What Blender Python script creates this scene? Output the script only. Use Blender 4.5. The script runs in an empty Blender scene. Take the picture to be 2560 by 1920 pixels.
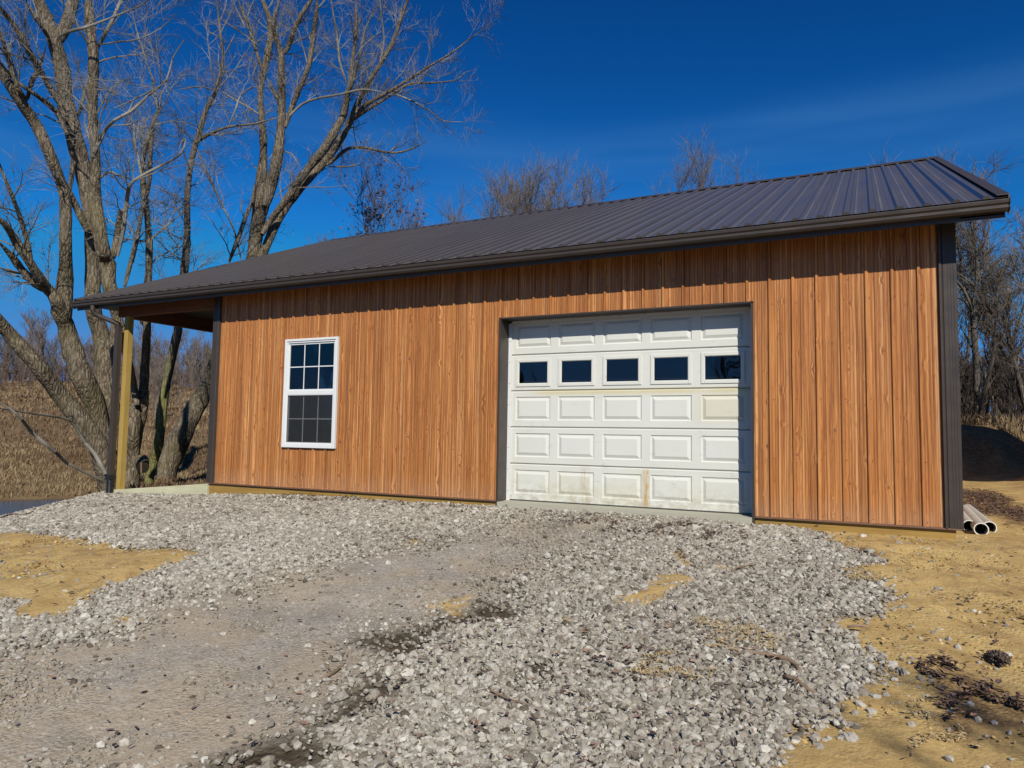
import bpy, math, random
import numpy as np

random.seed(7)
rng = np.random.RandomState(11)
scene = bpy.context.scene
COL = scene.collection

# ------------------------------------------------------------------ camera
CAM = np.array([9.156, -7.9081, 0.8174])
yaw, pit, rol, f_px = 0.462, 0.071, 0.0158, 1789.39
fw = np.array([-math.sin(yaw)*math.cos(pit), math.cos(yaw)*math.cos(pit), math.sin(pit)])
rt = np.array([math.cos(yaw), math.sin(yaw), 0.0])
up = np.cross(rt, fw)
r2 = rt*math.cos(rol)+up*math.sin(rol)
u2 = -rt*math.sin(rol)+up*math.cos(rol)
cam_data = bpy.data.cameras.new("camera")
cam_data.sensor_fit = 'HORIZONTAL'
cam_data.sensor_width = 36.0
cam_data.lens = 36.0*f_px/2560.0
cam_data.clip_start = 0.05
cam_data.clip_end = 2500
cam = bpy.data.objects.new("camera", cam_data)
COL.objects.link(cam)
from mathutils import Matrix, Vector
M = Matrix(((r2[0], u2[0], -fw[0], CAM[0]), (r2[1], u2[1], -fw[1], CAM[1]), (r2[2], u2[2], -fw[2], CAM[2]), (0, 0, 0, 1)))
cam.matrix_world = M
scene.camera = cam

# ------------------------------------------------------------------ light
SUN_DIR = np.array([0.70, -1.0, 0.92]); SUN_DIR /= np.linalg.norm(SUN_DIR)     # towards the sun
sun_el = math.asin(SUN_DIR[2])
sun_rot = math.atan2(SUN_DIR[0], SUN_DIR[1])       # sky texture: clockwise from +Y
SKY_STRENGTH = 0.06
world = bpy.data.worlds.new("World")
scene.world = world
world.use_nodes = True
wt = world.node_tree; wt.nodes.clear()
def wn(t, **k):
    n = wt.nodes.new(t)
    for a, b in k.items(): setattr(n, a, b)
    return n
sky = wn('ShaderNodeTexSky'); sky.sky_type = 'NISHITA'; sky.sun_disc = False
sky.sun_elevation = sun_el; sky.sun_rotation = sun_rot
sky.air_density = 1.0; sky.dust_density = 0.15; sky.ozone_density = 3.0; sky.altitude = 300
# deep, polarised-looking winter blue: grade the physical sky, same for camera and light
sc1 = wn('ShaderNodeMixRGB', blend_type='MULTIPLY'); sc1.inputs[0].default_value = 1; sc1.inputs[2].default_value = (0.075, 0.075, 0.075, 1)
hs = wn('ShaderNodeHueSaturation'); hs.inputs['Saturation'].default_value = 1.28; hs.inputs['Hue'].default_value = 0.503
gam = wn('ShaderNodeGamma'); gam.inputs[1].default_value = 1.5
sc2 = wn('ShaderNodeMixRGB', blend_type='MULTIPLY'); sc2.inputs[0].default_value = 1; sc2.inputs[2].default_value = (0.62/SKY_STRENGTH, 2.12/SKY_STRENGTH, 2.10/SKY_STRENGTH, 1)
cap = wn('ShaderNodeMixRGB', blend_type='DARKEN'); cap.inputs[0].default_value = 1; cap.inputs[2].default_value = (0.085/SKY_STRENGTH, 0.25/SKY_STRENGTH, 0.60/SKY_STRENGTH, 1)
# thin veil of high cirrus
tc = wn('ShaderNodeTexCoord'); mp = wn('ShaderNodeMapping'); mp.inputs['Scale'].default_value = (1.0, 1.0, 11.0); mp.inputs['Rotation'].default_value = (0.03, -0.04, 0)
cn = wn('ShaderNodeTexNoise'); cn.inputs['Scale'].default_value = 1.3; cn.inputs['Detail'].default_value = 3
cr = wn('ShaderNodeMapRange'); cr.inputs[1].default_value = 0.40; cr.inputs[2].default_value = 0.75; cr.inputs[3].default_value = 0.0; cr.inputs[4].default_value = 0.55
cm = wn('ShaderNodeMixRGB'); cm.inputs[2].default_value = (0.065/SKY_STRENGTH, 0.215/SKY_STRENGTH, 0.50/SKY_STRENGTH, 1)
bg = wn('ShaderNodeBackground'); bg.inputs[1].default_value = SKY_STRENGTH
wo = wn('ShaderNodeOutputWorld')
L = wt.links.new
L(sky.outputs[0], sc1.inputs[1]); L(sc1.outputs[0], hs.inputs['Color']); L(hs.outputs[0], gam.inputs[0]); L(gam.outputs[0], sc2.inputs[1]); L(sc2.outputs[0], cap.inputs[1])
L(tc.outputs['Generated'], mp.inputs[0]); L(mp.outputs[0], cn.inputs['Vector']); L(cn.outputs[0], cr.inputs[0])
sx = wn('ShaderNodeSeparateXYZ'); L(tc.outputs['Generated'], sx.inputs[0])
m1 = wn('ShaderNodeMapRange'); m1.interpolation_type = 'SMOOTHSTEP'; m1.inputs[1].default_value = .26; m1.inputs[2].default_value = .34
m2 = wn('ShaderNodeMapRange'); m2.interpolation_type = 'SMOOTHSTEP'; m2.inputs[1].default_value = .44; m2.inputs[2].default_value = .37
mm1 = wn('ShaderNodeMath', operation='MULTIPLY'); mm2 = wn('ShaderNodeMath', operation='MULTIPLY')
L(sx.outputs[2], m1.inputs[0]); L(sx.outputs[2], m2.inputs[0]); L(m1.outputs[0], mm1.inputs[0]); L(m2.outputs[0], mm1.inputs[1]); L(mm1.outputs[0], mm2.inputs[0]); L(cr.outputs[0], mm2.inputs[1])
L(mm2.outputs[0], cm.inputs[0]); L(cap.outputs[0], cm.inputs[1]); L(cm.outputs[0], bg.inputs[0]); L(bg.outputs[0], wo.inputs[0])

sun_data = bpy.data.lights.new("sun", 'SUN')
sun_data.energy = 5.0
sun_data.angle = math.radians(0.53)
sun_data.color = (1.0, 0.955, 0.88)
sun = bpy.data.objects.new("sun", sun_data)
COL.objects.link(sun)
sun.rotation_euler = Vector(SUN_DIR).to_track_quat('Z', 'Y').to_euler()
sun.location = (20, -25, 30)

scene.view_settings.view_transform = 'Standard'
scene.view_settings.look = 'None'
scene.view_settings.exposure = 0.0
scene.view_settings.gamma = 1.0
scene.view_settings.use_curve_mapping = False
scene.render.engine = 'CYCLES'
scene.cycles.max_bounces = 6
scene.cycles.diffuse_bounces = 1

# ------------------------------------------------------------------ traced data in metres
DATA = {"trees":{"left":[[[-5.76,2.36,-0.57,0.266],[-5.59,2.0,0.34,0.215],[-5.81,1.64,0.97,0.187],[-6.01,1.28,1.56,0.17],[-5.9,0.8,2.03,0.15],[-6.03,0.54,2.39,0.139],[-6.16,0.25,2.77,0.128],[-6.01,-0.19,3.09,0.115],[-6.16,-0.53,3.68,0.099]],
[[-5.87,2.51,-0.54,0.234],[-6.14,2.41,0.51,0.2],[-6.23,2.17,1.38,0.205],[-6.22,1.86,2.02,0.221],[-6.49,1.75,2.67,0.194],[-6.5,1.62,3.12,0.165],[-6.39,1.46,3.34,0.202],[-6.52,1.58,3.84,0.161],[-6.47,1.54,4.37,0.132],[-6.34,1.41,4.87,0.124],[-6.53,1.45,5.85,0.109],[-6.54,1.28,6.31,0.113],[-6.51,0.99,6.79,0.113],[-6.76,0.92,7.24,0.118],[-6.78,0.72,7.51,0.111],[-6.74,0.43,7.81,0.098],[-7.03,0.26,8.26,0.091],[-7.07,0.0,8.58,0.08],[-7.03,-0.3,9.0,0.066]],
[[-6.39,1.47,3.2,0.159],[-6.28,1.26,3.52,0.129],[-6.37,1.15,3.71,0.111],[-6.17,0.83,3.91,0.099],[-6.1,0.54,4.25,0.088],[-6.22,0.36,4.59,0.081],[-6.02,0.02,4.81,0.065],[-5.95,-0.28,4.96,0.058]],
[[-6.51,1.24,3.71,0.1],[-6.41,0.9,3.81,0.089],[-6.62,0.71,4.1,0.083],[-6.59,0.49,4.32,0.075],[-6.47,0.16,4.54,0.064]],
[[-6.67,0.71,4.02,0.04],[-6.49,0.39,4.0,0.039],[-6.41,0.13,4.02,0.032]],
[[-6.23,2.86,-0.58,0.264],[-6.32,2.72,0.75,0.227],[-6.3,2.51,1.59,0.202],[-6.57,2.51,2.8,0.196],[-6.63,2.4,3.25,0.178],[-6.58,2.25,3.6,0.164],[-6.79,2.34,4.39,0.163],[-6.8,2.3,5.15,0.157],[-6.73,2.17,5.67,0.151],[-7.0,2.18,6.62,0.181],[-7.09,2.0,7.19,0.193],[-7.07,1.8,7.76,0.187],[-7.3,1.86,8.2,0.183],[-7.36,1.71,9.06,0.158],[-7.35,1.49,9.58,0.155],[-7.64,1.45,10.18,0.155],[-7.7,1.29,10.59,0.124],[-7.64,1.15,10.82,0.1]],
[[-7.32,1.56,9.57,0.12],[-7.23,1.6,9.86,0.121],[-7.4,1.81,10.36,0.123],[-7.58,2.01,10.97,0.13],[-7.5,2.03,11.38,0.115]],
[[-6.42,1.93,5.21,0.091],[-6.61,1.75,5.78,0.082],[-6.47,1.41,6.07,0.081],[-6.41,1.17,6.29,0.087]],
[[-6.93,1.79,6.15,0.058],[-6.92,1.82,6.66,0.055],[-6.84,1.74,7.19,0.048]],
[[-6.67,1.52,7.3,0.058],[-6.81,1.34,7.78,0.055],[-6.66,0.95,7.86,0.047],[-6.6,0.63,7.91,0.039],[-6.75,0.42,8.08,0.032],[-6.59,0.0,8.26,0.025],[-6.48,-0.21,8.34,0.018]],
[[-6.61,1.35,7.81,0.069],[-6.7,1.12,8.18,0.066],[-6.58,0.77,8.48,0.062],[-6.38,0.33,8.78,0.057],[-6.43,0.16,9.07,0.054],[-6.29,-0.19,9.2,0.046],[-6.02,-0.5,9.2,0.035]],
[[-6.8,0.72,7.82,0.054],[-6.55,0.65,8.14,0.047],[-6.6,0.75,8.37,0.043],[-6.44,0.75,8.64,0.036],[-6.19,0.67,8.81,0.025]],
[[-6.78,0.68,7.76,0.054],[-6.55,0.42,7.8,0.05],[-6.59,0.31,8.06,0.043],[-6.63,0.19,8.41,0.043],[-6.38,-0.04,8.59,0.039],[-6.41,-0.13,8.84,0.036]],
[[-6.84,0.58,9.12,0.018],[-6.52,0.41,9.36,0.018],[-6.47,0.41,9.77,0.015]],
[[-7.33,1.37,9.62,0.046],[-7.1,1.14,9.61,0.042],[-7.03,0.89,9.79,0.034],[-7.14,0.78,10.04,0.027],[-6.9,0.57,10.06,0.023]],
[[-6.15,0.62,4.28,0.053],[-6.22,0.48,4.87,0.047],[-5.98,0.17,5.22,0.039],[-5.84,-0.07,5.54,0.033],[-5.9,-0.19,5.87,0.026],[-5.62,-0.43,6.04,0.019]],
[[-7.12,1.98,7.99,0.042],[-7.0,1.99,8.27,0.042],[-7.2,2.18,8.8,0.039],[-7.16,2.29,9.34,0.027]],
[[-5.84,1.5,0.95,0.034],[-5.8,1.19,1.03,0.027],[-5.6,0.52,1.09,0.022],[-5.57,0.18,1.14,0.019],[-5.5,-0.11,1.16,0.017],[-5.17,-0.56,1.19,0.01]],
[[-5.14,1.83,-0.3,0.022],[-5.22,1.53,-0.14,0.029],[-5.36,1.14,0.1,0.033],[-5.13,0.73,0.35,0.032],[-5.16,0.5,0.54,0.036],[-5.17,0.28,0.74,0.036],[-4.9,-0.06,0.97,0.027],[-4.9,-0.26,1.14,0.018],[-4.91,-0.49,1.27,0.012]],
[[-5.14,1.82,-0.13,0.044],[-5.37,1.72,0.26,0.044],[-5.6,1.63,0.5,0.04],[-5.57,1.36,0.88,0.033]],
[[-6.01,2.3,4.66,0.094],[-6.12,2.42,5.02,0.088],[-6.05,2.41,5.37,0.081],[-5.87,2.33,5.73,0.063]]],
"middle":[[[-3.4,1.18,-0.42,0.178],[-3.51,1.21,0.26,0.139],[-3.35,1.08,0.71,0.123],[-3.43,1.15,1.11,0.133],[-3.49,1.23,1.4,0.109]],
[[-3.56,1.27,0.36,0.12],[-3.51,1.33,0.83,0.11],[-3.38,1.3,1.28,0.099],[-3.57,1.44,1.92,0.087],[-3.57,1.44,2.55,0.077],[-3.48,1.36,2.95,0.075],[-3.7,1.46,2.94,0.073],[-3.68,1.48,3.93,0.067],[-3.6,1.39,4.57,0.067],[-3.79,1.53,4.48,0.067],[-3.81,1.48,5.11,0.058],[-3.77,1.35,5.63,0.059],[-3.99,1.45,6.24,0.047],[-3.93,1.5,6.74,0.045],[-3.79,1.51,7.11,0.035],[-3.93,1.72,7.52,0.026],[-3.9,1.74,7.82,0.016]],
[[-3.26,1.08,1.27,0.078],[-3.47,1.15,1.64,0.065],[-3.41,1.0,2.0,0.061],[-3.49,0.87,2.46,0.085],[-3.73,0.9,2.92,0.093],[-3.67,0.75,3.31,0.12],[-3.7,0.7,3.58,0.136],[-3.91,0.77,3.97,0.145],[-3.83,0.62,4.15,0.133],[-3.88,0.54,4.7,0.131],[-4.12,0.57,5.28,0.118],[-4.01,0.48,5.75,0.094],[-4.03,0.44,6.35,0.086],[-4.24,0.51,7.03,0.095],[-4.13,0.42,7.73,0.095],[-4.16,0.37,8.34,0.09],[-4.39,0.41,9.04,0.091],[-4.29,0.3,9.39,0.08]],
[[-3.67,0.79,2.84,0.077],[-3.66,0.81,2.46,0.068],[-3.4,0.65,2.0,0.06]],
[[-3.67,1.35,5.37,0.04],[-3.6,1.34,5.83,0.046],[-3.66,1.37,6.32,0.04],[-3.89,1.56,6.82,0.026],[-3.81,1.57,7.07,0.016]],
[[-3.82,1.35,5.77,0.031],[-3.84,1.26,6.15,0.028],[-4.17,1.36,6.73,0.022],[-4.25,1.39,7.08,0.016],[-4.33,1.21,7.21,0.013]],
[[-3.74,1.55,7.34,0.019],[-4.02,1.6,8.05,0.021],[-4.3,1.64,8.53,0.02],[-4.35,1.47,8.96,0.017],[-4.64,1.5,9.59,0.014]],
[[-3.78,1.2,4.09,0.03],[-3.68,1.24,4.77,0.03],[-3.71,1.3,5.36,0.024],[-3.95,1.47,5.76,0.019]],
[[-3.61,0.15,5.75,0.044],[-3.51,0.16,5.94,0.038],[-3.37,0.22,6.29,0.032],[-2.96,0.12,6.38,0.029],[-2.75,0.29,6.58,0.026],[-2.53,0.45,6.9,0.022],[-2.04,0.44,7.09,0.017],[-1.93,0.46,7.47,0.014],[-1.75,0.54,7.82,0.009]],
[[-2.23,0.57,7.17,0.017],[-2.48,0.62,7.14,0.015],[-2.89,0.46,6.92,0.012],[-3.02,0.14,6.63,0.009]],
[[-4.3,0.56,8.25,0.042],[-3.92,0.5,8.5,0.035],[-3.82,0.57,8.82,0.032],[-3.72,0.63,9.18,0.029],[-3.38,0.49,9.19,0.019]],
[[-4.2,0.57,5.51,0.024],[-3.76,0.58,5.7,0.024],[-3.48,0.58,5.6,0.021],[-3.34,0.77,5.57,0.018]],
[[-3.33,0.58,4.03,0.037],[-3.24,0.6,4.55,0.043],[-3.16,0.58,5.06,0.037],[-2.83,0.39,5.24,0.034],[-2.7,0.47,5.4,0.028],[-2.43,0.73,5.68,0.023],[-1.94,0.73,5.81,0.017],[-1.85,0.75,6.07,0.008]],
[[-4.56,-0.02,8.27,0.032],[-4.13,-0.08,8.23,0.032],[-3.77,-0.02,8.25,0.025],[-3.54,0.27,8.52,0.016],[-2.93,0.45,8.71,0.012],[-2.61,0.43,8.77,0.009]],
[[-4.21,0.54,8.31,0.019],[-3.59,0.57,8.24,0.016],[-3.1,0.6,8.19,0.012],[-2.76,0.82,8.45,0.009],[-2.2,0.71,8.55,0.006]],
[[-3.73,1.02,3.58,0.047],[-3.76,1.15,4.1,0.041],[-3.7,1.19,4.53,0.035],[-3.94,1.42,4.85,0.025]]],
"green":[[[-5.4,3.02,-0.45,0.11],[-5.48,3.16,0.04,0.099],[-5.29,3.12,0.53,0.107],[-5.36,3.27,1.38,0.111],[-5.42,3.43,2.25,0.102],[-5.21,3.43,3.12,0.094],[-5.33,3.52,3.42,0.088],[-5.4,3.65,4.15,0.086],[-5.25,3.58,4.71,0.085],[-5.36,3.69,5.35,0.087],[-5.46,3.77,5.21,0.082],[-5.34,3.65,5.92,0.071],[-5.48,3.73,6.53,0.069],[-5.55,3.85,7.35,0.063],[-5.37,3.81,7.81,0.067],[-5.44,3.98,8.27,0.06],[-5.47,4.15,8.82,0.057],[-5.24,4.17,9.18,0.05],[-5.28,4.36,9.76,0.039],[-5.35,4.47,10.27,0.036],[-5.27,4.31,10.66,0.032],[-5.45,4.36,11.33,0.028],[-5.61,4.36,11.87,0.021]],
[[-5.26,3.72,7.71,0.048],[-4.83,3.67,7.81,0.036],[-4.42,3.79,7.97,0.032],[-4.24,3.99,8.08,0.025],[-3.65,4.1,8.07,0.021],[-3.23,4.21,8.19,0.014]],
[[-4.99,4.18,10.04,0.019],[-4.65,4.1,10.32,0.019],[-4.61,4.15,10.53,0.012]],
[[-4.23,3.76,7.96,0.021],[-3.98,3.74,8.36,0.021],[-3.94,3.82,8.69,0.018],[-3.53,3.8,8.81,0.014]],
[[-5.1,4.1,9.16,0.023],[-5.4,3.89,9.24,0.015],[-6.05,3.79,9.25,0.01]],
[[-5.32,3.64,7.05,0.022],[-5.16,3.26,7.45,0.018],[-4.94,3.16,7.56,0.014],[-5.09,2.96,7.29,0.009]],
[[-5.34,3.62,6.29,0.021],[-5.69,3.4,6.45,0.014],[-6.1,3.29,6.67,0.009]]],
"right":[[[-8.34,5.43,-0.95,0.507],[-8.25,5.78,0.03,0.332],[-7.94,5.91,0.77,0.287],[-7.86,6.24,1.52,0.254],[-7.76,6.58,2.27,0.221],[-7.1,7.08,5.0,0.209],[-7.06,7.34,6.07,0.182],[-7.11,7.49,7.0,0.198],[-6.93,7.43,7.67,0.242],[-7.05,7.54,8.23,0.175],[-7.13,7.65,9.19,0.107],[-7.06,7.48,10.08,0.103],[-7.22,7.54,10.86,0.091],[-7.32,7.62,11.4,0.083],[-7.15,7.57,11.83,0.097],[-7.21,7.74,12.66,0.099],[-7.26,7.88,13.24,0.101],[-7.21,7.69,13.62,0.077],[-7.47,7.65,14.17,0.064],[-7.66,7.64,14.61,0.05]],
[[-6.69,7.35,7.47,0.17],[-6.62,7.5,8.11,0.172],[-6.35,7.41,8.7,0.168],[-6.34,7.5,9.71,0.127],[-6.37,7.54,10.68,0.12],[-6.23,7.32,11.5,0.098],[-6.28,7.35,12.0,0.086],[-6.42,7.28,12.48,0.064],[-6.3,7.02,12.74,0.055],[-6.3,7.12,13.26,0.042],[-6.26,7.23,13.79,0.033]],
[[-6.27,7.33,11.97,0.072],[-6.19,7.49,12.2,0.068],[-5.95,7.47,12.66,0.068],[-5.6,7.4,13.05,0.064],[-5.46,7.61,13.61,0.055],[-5.25,7.56,13.86,0.046]],
[[-6.23,7.57,9.82,0.074],[-6.13,7.71,10.47,0.08],[-5.73,7.64,11.03,0.071],[-5.45,7.63,11.62,0.071],[-5.41,7.71,12.46,0.072],[-5.12,7.52,13.18,0.063],[-4.99,7.38,13.63,0.05]],
[[-6.61,7.18,6.53,0.105],[-6.53,7.43,7.01,0.097],[-6.16,7.47,7.39,0.097],[-5.86,7.62,7.9,0.11],[-5.61,8.02,8.7,0.124],[-5.2,8.07,9.17,0.132],[-4.85,8.24,9.84,0.112],[-4.76,8.47,10.34,0.109],[-4.55,8.33,10.81,0.091],[-4.44,8.29,11.06,0.087],[-4.48,8.42,11.88,0.062],[-4.27,8.28,12.72,0.054],[-4.23,8.18,13.7,0.046]],
[[-7.31,7.28,4.97,0.169],[-6.83,7.48,6.08,0.131],[-6.68,7.77,6.89,0.124],[-6.48,8.1,7.71,0.113],[-6.09,8.18,8.16,0.108],[-5.84,8.55,8.83,0.123],[-5.64,8.85,9.34,0.124],[-5.2,8.95,9.94,0.102],[-5.11,9.17,10.5,0.094],[-4.96,9.4,11.27,0.073],[-4.55,9.46,11.91,0.069],[-4.25,9.82,12.82,0.066],[-4.09,10.05,13.61,0.057],[-3.71,10.06,14.54,0.043],[-3.68,10.22,14.99,0.034]],
[[-5.16,9.03,10.31,0.089],[-4.66,9.19,10.82,0.072],[-4.11,9.23,11.07,0.058],[-3.62,9.65,11.55,0.045],[-2.9,9.91,12.01,0.034],[-2.02,10.1,12.45,0.025],[-1.57,10.42,12.95,0.018],[-0.94,10.54,13.35,0.011]],
[[-5.17,9.21,10.48,0.059],[-4.47,9.71,11.18,0.046],[-3.76,10.34,11.92,0.037],[-3.41,10.96,12.16,0.026],[-2.67,11.37,12.3,0.021],[-2.47,11.6,12.62,0.017],[-2.27,12.07,12.91,0.012]],
[[-4.2,9.97,11.57,0.028],[-3.67,10.31,11.36,0.027],[-3.27,10.7,11.14,0.023],[-3.03,11.24,10.96,0.016],[-2.5,11.52,10.93,0.009]],
[[-6.05,7.55,10.15,0.044],[-5.76,7.71,10.5,0.037],[-5.23,7.77,10.61,0.033],[-4.46,7.88,10.63,0.03],[-3.9,8.23,10.82,0.03],[-3.18,8.39,10.65,0.021]],
[[-5.66,8.78,9.03,0.071],[-5.4,9.0,9.36,0.058],[-5.28,9.27,9.66,0.047],[-5.13,9.84,9.9,0.041],[-4.55,10.29,9.81,0.036],[-4.24,10.68,9.91,0.032],[-4.03,11.25,10.27,0.023],[-3.78,11.41,10.48,0.014]],
[[-5.66,8.78,8.98,0.024],[-4.92,8.88,8.89,0.022],[-4.3,9.02,9.02,0.015]],
[[-4.78,8.54,11.34,0.038],[-4.83,8.26,11.88,0.036],[-4.92,8.23,12.61,0.036],[-4.82,7.91,13.13,0.032],[-4.78,7.7,13.57,0.027]],
[[-4.68,8.68,11.28,0.044],[-4.72,8.97,12.21,0.037],[-4.78,9.24,13.11,0.033],[-4.68,9.25,13.44,0.024],[-4.62,9.63,14.34,0.019]],
[[-4.45,9.78,12.54,0.028],[-4.23,9.58,13.15,0.028],[-4.21,9.39,13.79,0.024],[-4.29,9.4,14.37,0.019]],
[[-7.13,7.53,11.61,0.055],[-7.29,7.34,12.33,0.054],[-7.68,7.43,13.11,0.05],[-7.93,7.32,13.71,0.044],[-8.04,7.19,14.15,0.039]],
[[-7.65,7.18,13.11,0.036],[-8.01,7.22,13.67,0.029],[-8.17,7.13,14.1,0.025]],
[[-7.08,7.4,10.31,0.029],[-7.42,7.2,10.55,0.027],[-7.86,7.06,10.82,0.028],[-8.41,7.12,11.18,0.023]],
[[-6.53,7.51,10.16,0.024],[-6.73,6.88,9.77,0.022],[-6.82,5.87,9.24,0.019],[-6.75,5.5,8.99,0.012]],
[[-7.18,7.48,12.42,0.021],[-7.17,7.16,12.45,0.021],[-7.57,6.91,12.8,0.021],[-7.8,6.48,12.94,0.019]],
[[-6.53,7.51,10.75,0.054],[-6.86,7.61,11.2,0.059],[-6.99,7.47,11.5,0.05]],
[[-7.55,6.89,5.73,0.055],[-7.21,6.93,6.53,0.063],[-7.04,6.97,7.08,0.059],[-7.0,7.2,7.6,0.047]],
[[-6.93,7.1,7.47,0.072],[-6.97,7.2,8.11,0.056]],
[[-7.39,7.19,5.88,0.03],[-7.29,6.77,6.69,0.027],[-7.44,6.54,7.19,0.025],[-7.44,6.46,7.3,0.03],[-7.37,5.99,7.82,0.032],[-7.51,5.76,8.34,0.032],[-7.56,5.61,8.7,0.03]],
[[-6.47,7.58,7.79,0.026],[-6.03,7.73,8.15,0.021],[-5.43,7.6,8.07,0.013]],
[[-6.38,7.67,9.17,0.026],[-6.09,7.75,9.06,0.022],[-5.61,7.58,8.55,0.013]]],
"far_right":[[[12.23,18.41,1.36,0.108],[12.24,18.57,2.89,0.09],[12.18,18.41,3.94,0.083],[12.15,18.58,5.11,0.078],[12.03,18.74,5.53,0.052],[11.9,18.59,6.23,0.046],[11.9,18.76,6.85,0.046],[11.86,18.91,7.48,0.04],[11.79,18.76,8.04,0.033],[11.74,18.92,8.96,0.027],[11.69,19.07,10.09,0.021]],
[[12.15,18.42,4.96,0.058],[12.26,18.43,5.65,0.045],[12.27,18.14,6.6,0.039],[12.19,18.17,7.25,0.032],[12.17,18.19,7.9,0.033],[12.18,17.89,8.83,0.026],[12.31,17.9,9.7,0.02]],
[[12.14,18.42,5.02,0.045],[11.92,18.25,5.58,0.039],[11.62,17.77,5.89,0.032],[11.45,17.59,6.3,0.019]],
[[12.16,18.42,4.77,0.045],[12.42,18.7,5.37,0.039],[12.54,18.67,6.06,0.033],[12.69,18.96,7.27,0.027],[12.82,19.25,8.65,0.021],[13.0,19.22,9.54,0.014]],
[[12.26,18.73,4.3,0.039],[12.67,18.92,4.81,0.033],[13.0,19.25,5.49,0.027],[13.21,19.82,6.24,0.021]],
[[12.33,18.72,4.68,0.033],[12.81,18.9,4.04,0.033],[13.15,19.22,3.43,0.026],[13.49,19.77,3.09,0.02]]]},"P":{"dirt_left":[[-9.56,0.58],[0.03,-2.97],[0.37,-2.89],[1.03,-2.88],[1.84,-3.0],[2.4,-3.12],[2.87,-3.03],[3.2,-2.93],[3.41,-3.02],[3.69,-3.31],[3.64,-3.45],[3.69,-3.71],[3.83,-3.98],[3.85,-4.2],[4.06,-4.46],[4.15,-4.69],[3.96,-4.91],[3.66,-4.79],[3.38,-4.75],[2.66,-5.05]],
"dirt_right":[[8.48,-0.04],[8.76,-0.45],[8.94,-0.78],[9.17,-1.02],[9.22,-1.27],[8.87,-1.45],[8.91,-1.67],[9.13,-1.8],[9.26,-2.03],[9.21,-2.47],[9.09,-2.69],[8.95,-2.78],[8.91,-3.04],[9.09,-3.26],[9.19,-3.57],[9.13,-3.79],[9.03,-3.94],[8.98,-4.14],[8.96,-4.33],[8.84,-4.55],[8.73,-4.72],[8.71,-4.99],[10.27,-4.78],[14.58,6.57],[11.28,12.78],[10.1,1.4]],
"track":[[5.34,-0.7],[5.43,-0.26],[6.66,-0.0],[7.05,-0.71],[6.94,-1.59],[6.78,-2.33],[6.88,-2.94],[6.75,-3.5],[6.75,-4.12],[6.75,-4.52],[6.84,-4.92],[6.96,-5.19],[7.07,-5.7],[5.88,-6.59],[4.13,-5.94],[4.53,-5.36],[4.97,-4.91],[4.48,-4.39],[4.51,-3.86],[4.73,-3.31],[4.9,-2.48],[5.26,-1.82]],
"mud":[[[6.66,-3.46],[6.77,-3.25],[6.94,-3.34],[7.13,-3.45],[7.11,-3.69],[6.88,-3.75],[6.75,-3.94],[6.7,-4.13],[6.63,-4.23],[6.59,-3.96]],
[[6.3,-4.24],[6.5,-4.09],[6.75,-4.12],[6.84,-4.34],[6.67,-4.49],[6.5,-4.5]],
[[6.66,-4.83],[6.77,-4.73],[6.95,-4.87],[6.93,-5.03],[6.92,-5.3],[6.85,-5.48],[6.8,-5.27],[6.8,-5.08]],
[[6.75,-5.84],[6.67,-5.62],[6.8,-5.43],[7.09,-5.34],[7.1,-5.51],[7.07,-5.7]],
[[7.35,-4.28],[7.46,-4.2],[7.61,-4.36],[7.58,-4.5],[7.44,-4.45]],
[[8.2,-2.47],[8.27,-2.38],[8.34,-2.69],[8.26,-2.78]]],
"clay":[[[7.46,-2.91],[7.7,-2.72],[7.64,-2.28],[7.79,-2.1],[7.93,-2.17],[7.91,-2.74],[7.84,-2.99],[7.65,-3.13]],
[[7.5,-1.34],[7.63,-1.28],[7.82,-1.97],[7.73,-2.11]],
[[7.93,-1.85],[8.12,-1.65],[8.13,-1.91],[7.97,-2.01]],
[[7.21,-3.33],[7.38,-3.32],[7.51,-3.51],[7.34,-3.52]],
[[4.98,-1.81],[5.21,-1.74],[5.32,-2.04],[5.1,-2.19]],
[[4.52,-4.62],[4.7,-4.57],[4.83,-4.7],[4.67,-4.73]],
[[6.31,-3.44],[6.54,-3.26],[6.67,-3.54],[6.5,-3.67]]],
"chips":[[[8.2,-3.43],[8.28,-3.08],[8.53,-3.11],[8.6,-3.3],[8.48,-3.57],[8.3,-3.59]],
[[8.07,-3.94],[8.2,-3.85],[8.32,-3.91],[8.29,-4.05],[8.13,-4.1]],
[[8.9,-1.42],[9.14,-1.3],[9.33,-1.57],[9.29,-1.87],[9.11,-1.86],[8.94,-1.6]],
[[8.99,-3.47],[9.19,-3.48],[9.15,-3.7],[9.0,-3.71]],
[[9.25,-3.9],[9.41,-3.83],[9.42,-3.94],[9.3,-4.02]],
[[9.29,-4.25],[9.43,-4.19],[9.47,-4.38],[9.32,-4.49]]],
"leaves":[[[9.48,-3.38],[9.57,-3.4],[9.7,-3.43],[9.7,-3.69],[9.79,-3.79],[9.79,-3.97],[9.62,-4.14],[9.52,-4.15],[9.47,-4.0],[9.51,-3.74]],
[[10.8,8.86],[11.13,7.54],[11.13,3.56],[10.8,1.63],[10.55,2.46],[10.39,4.5]],
[[8.91,-0.62],[9.14,-0.74],[9.2,-1.05],[9.01,-0.91]],
[[1.3,0.18],[5.03,-0.0],[5.18,-0.29],[1.84,-0.37]],
[[6.29,-0.41],[7.6,-0.41],[7.7,-0.9],[6.37,-0.61]],
[[9.8,-1.74],[10.12,-1.71],[10.08,-1.96],[9.83,-1.93]],
[[7.73,-0.49],[7.84,-0.45],[8.01,-1.62],[7.89,-1.67]],
[[7.63,-3.89],[7.81,-3.63],[7.85,-3.92],[7.76,-4.12]],
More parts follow.
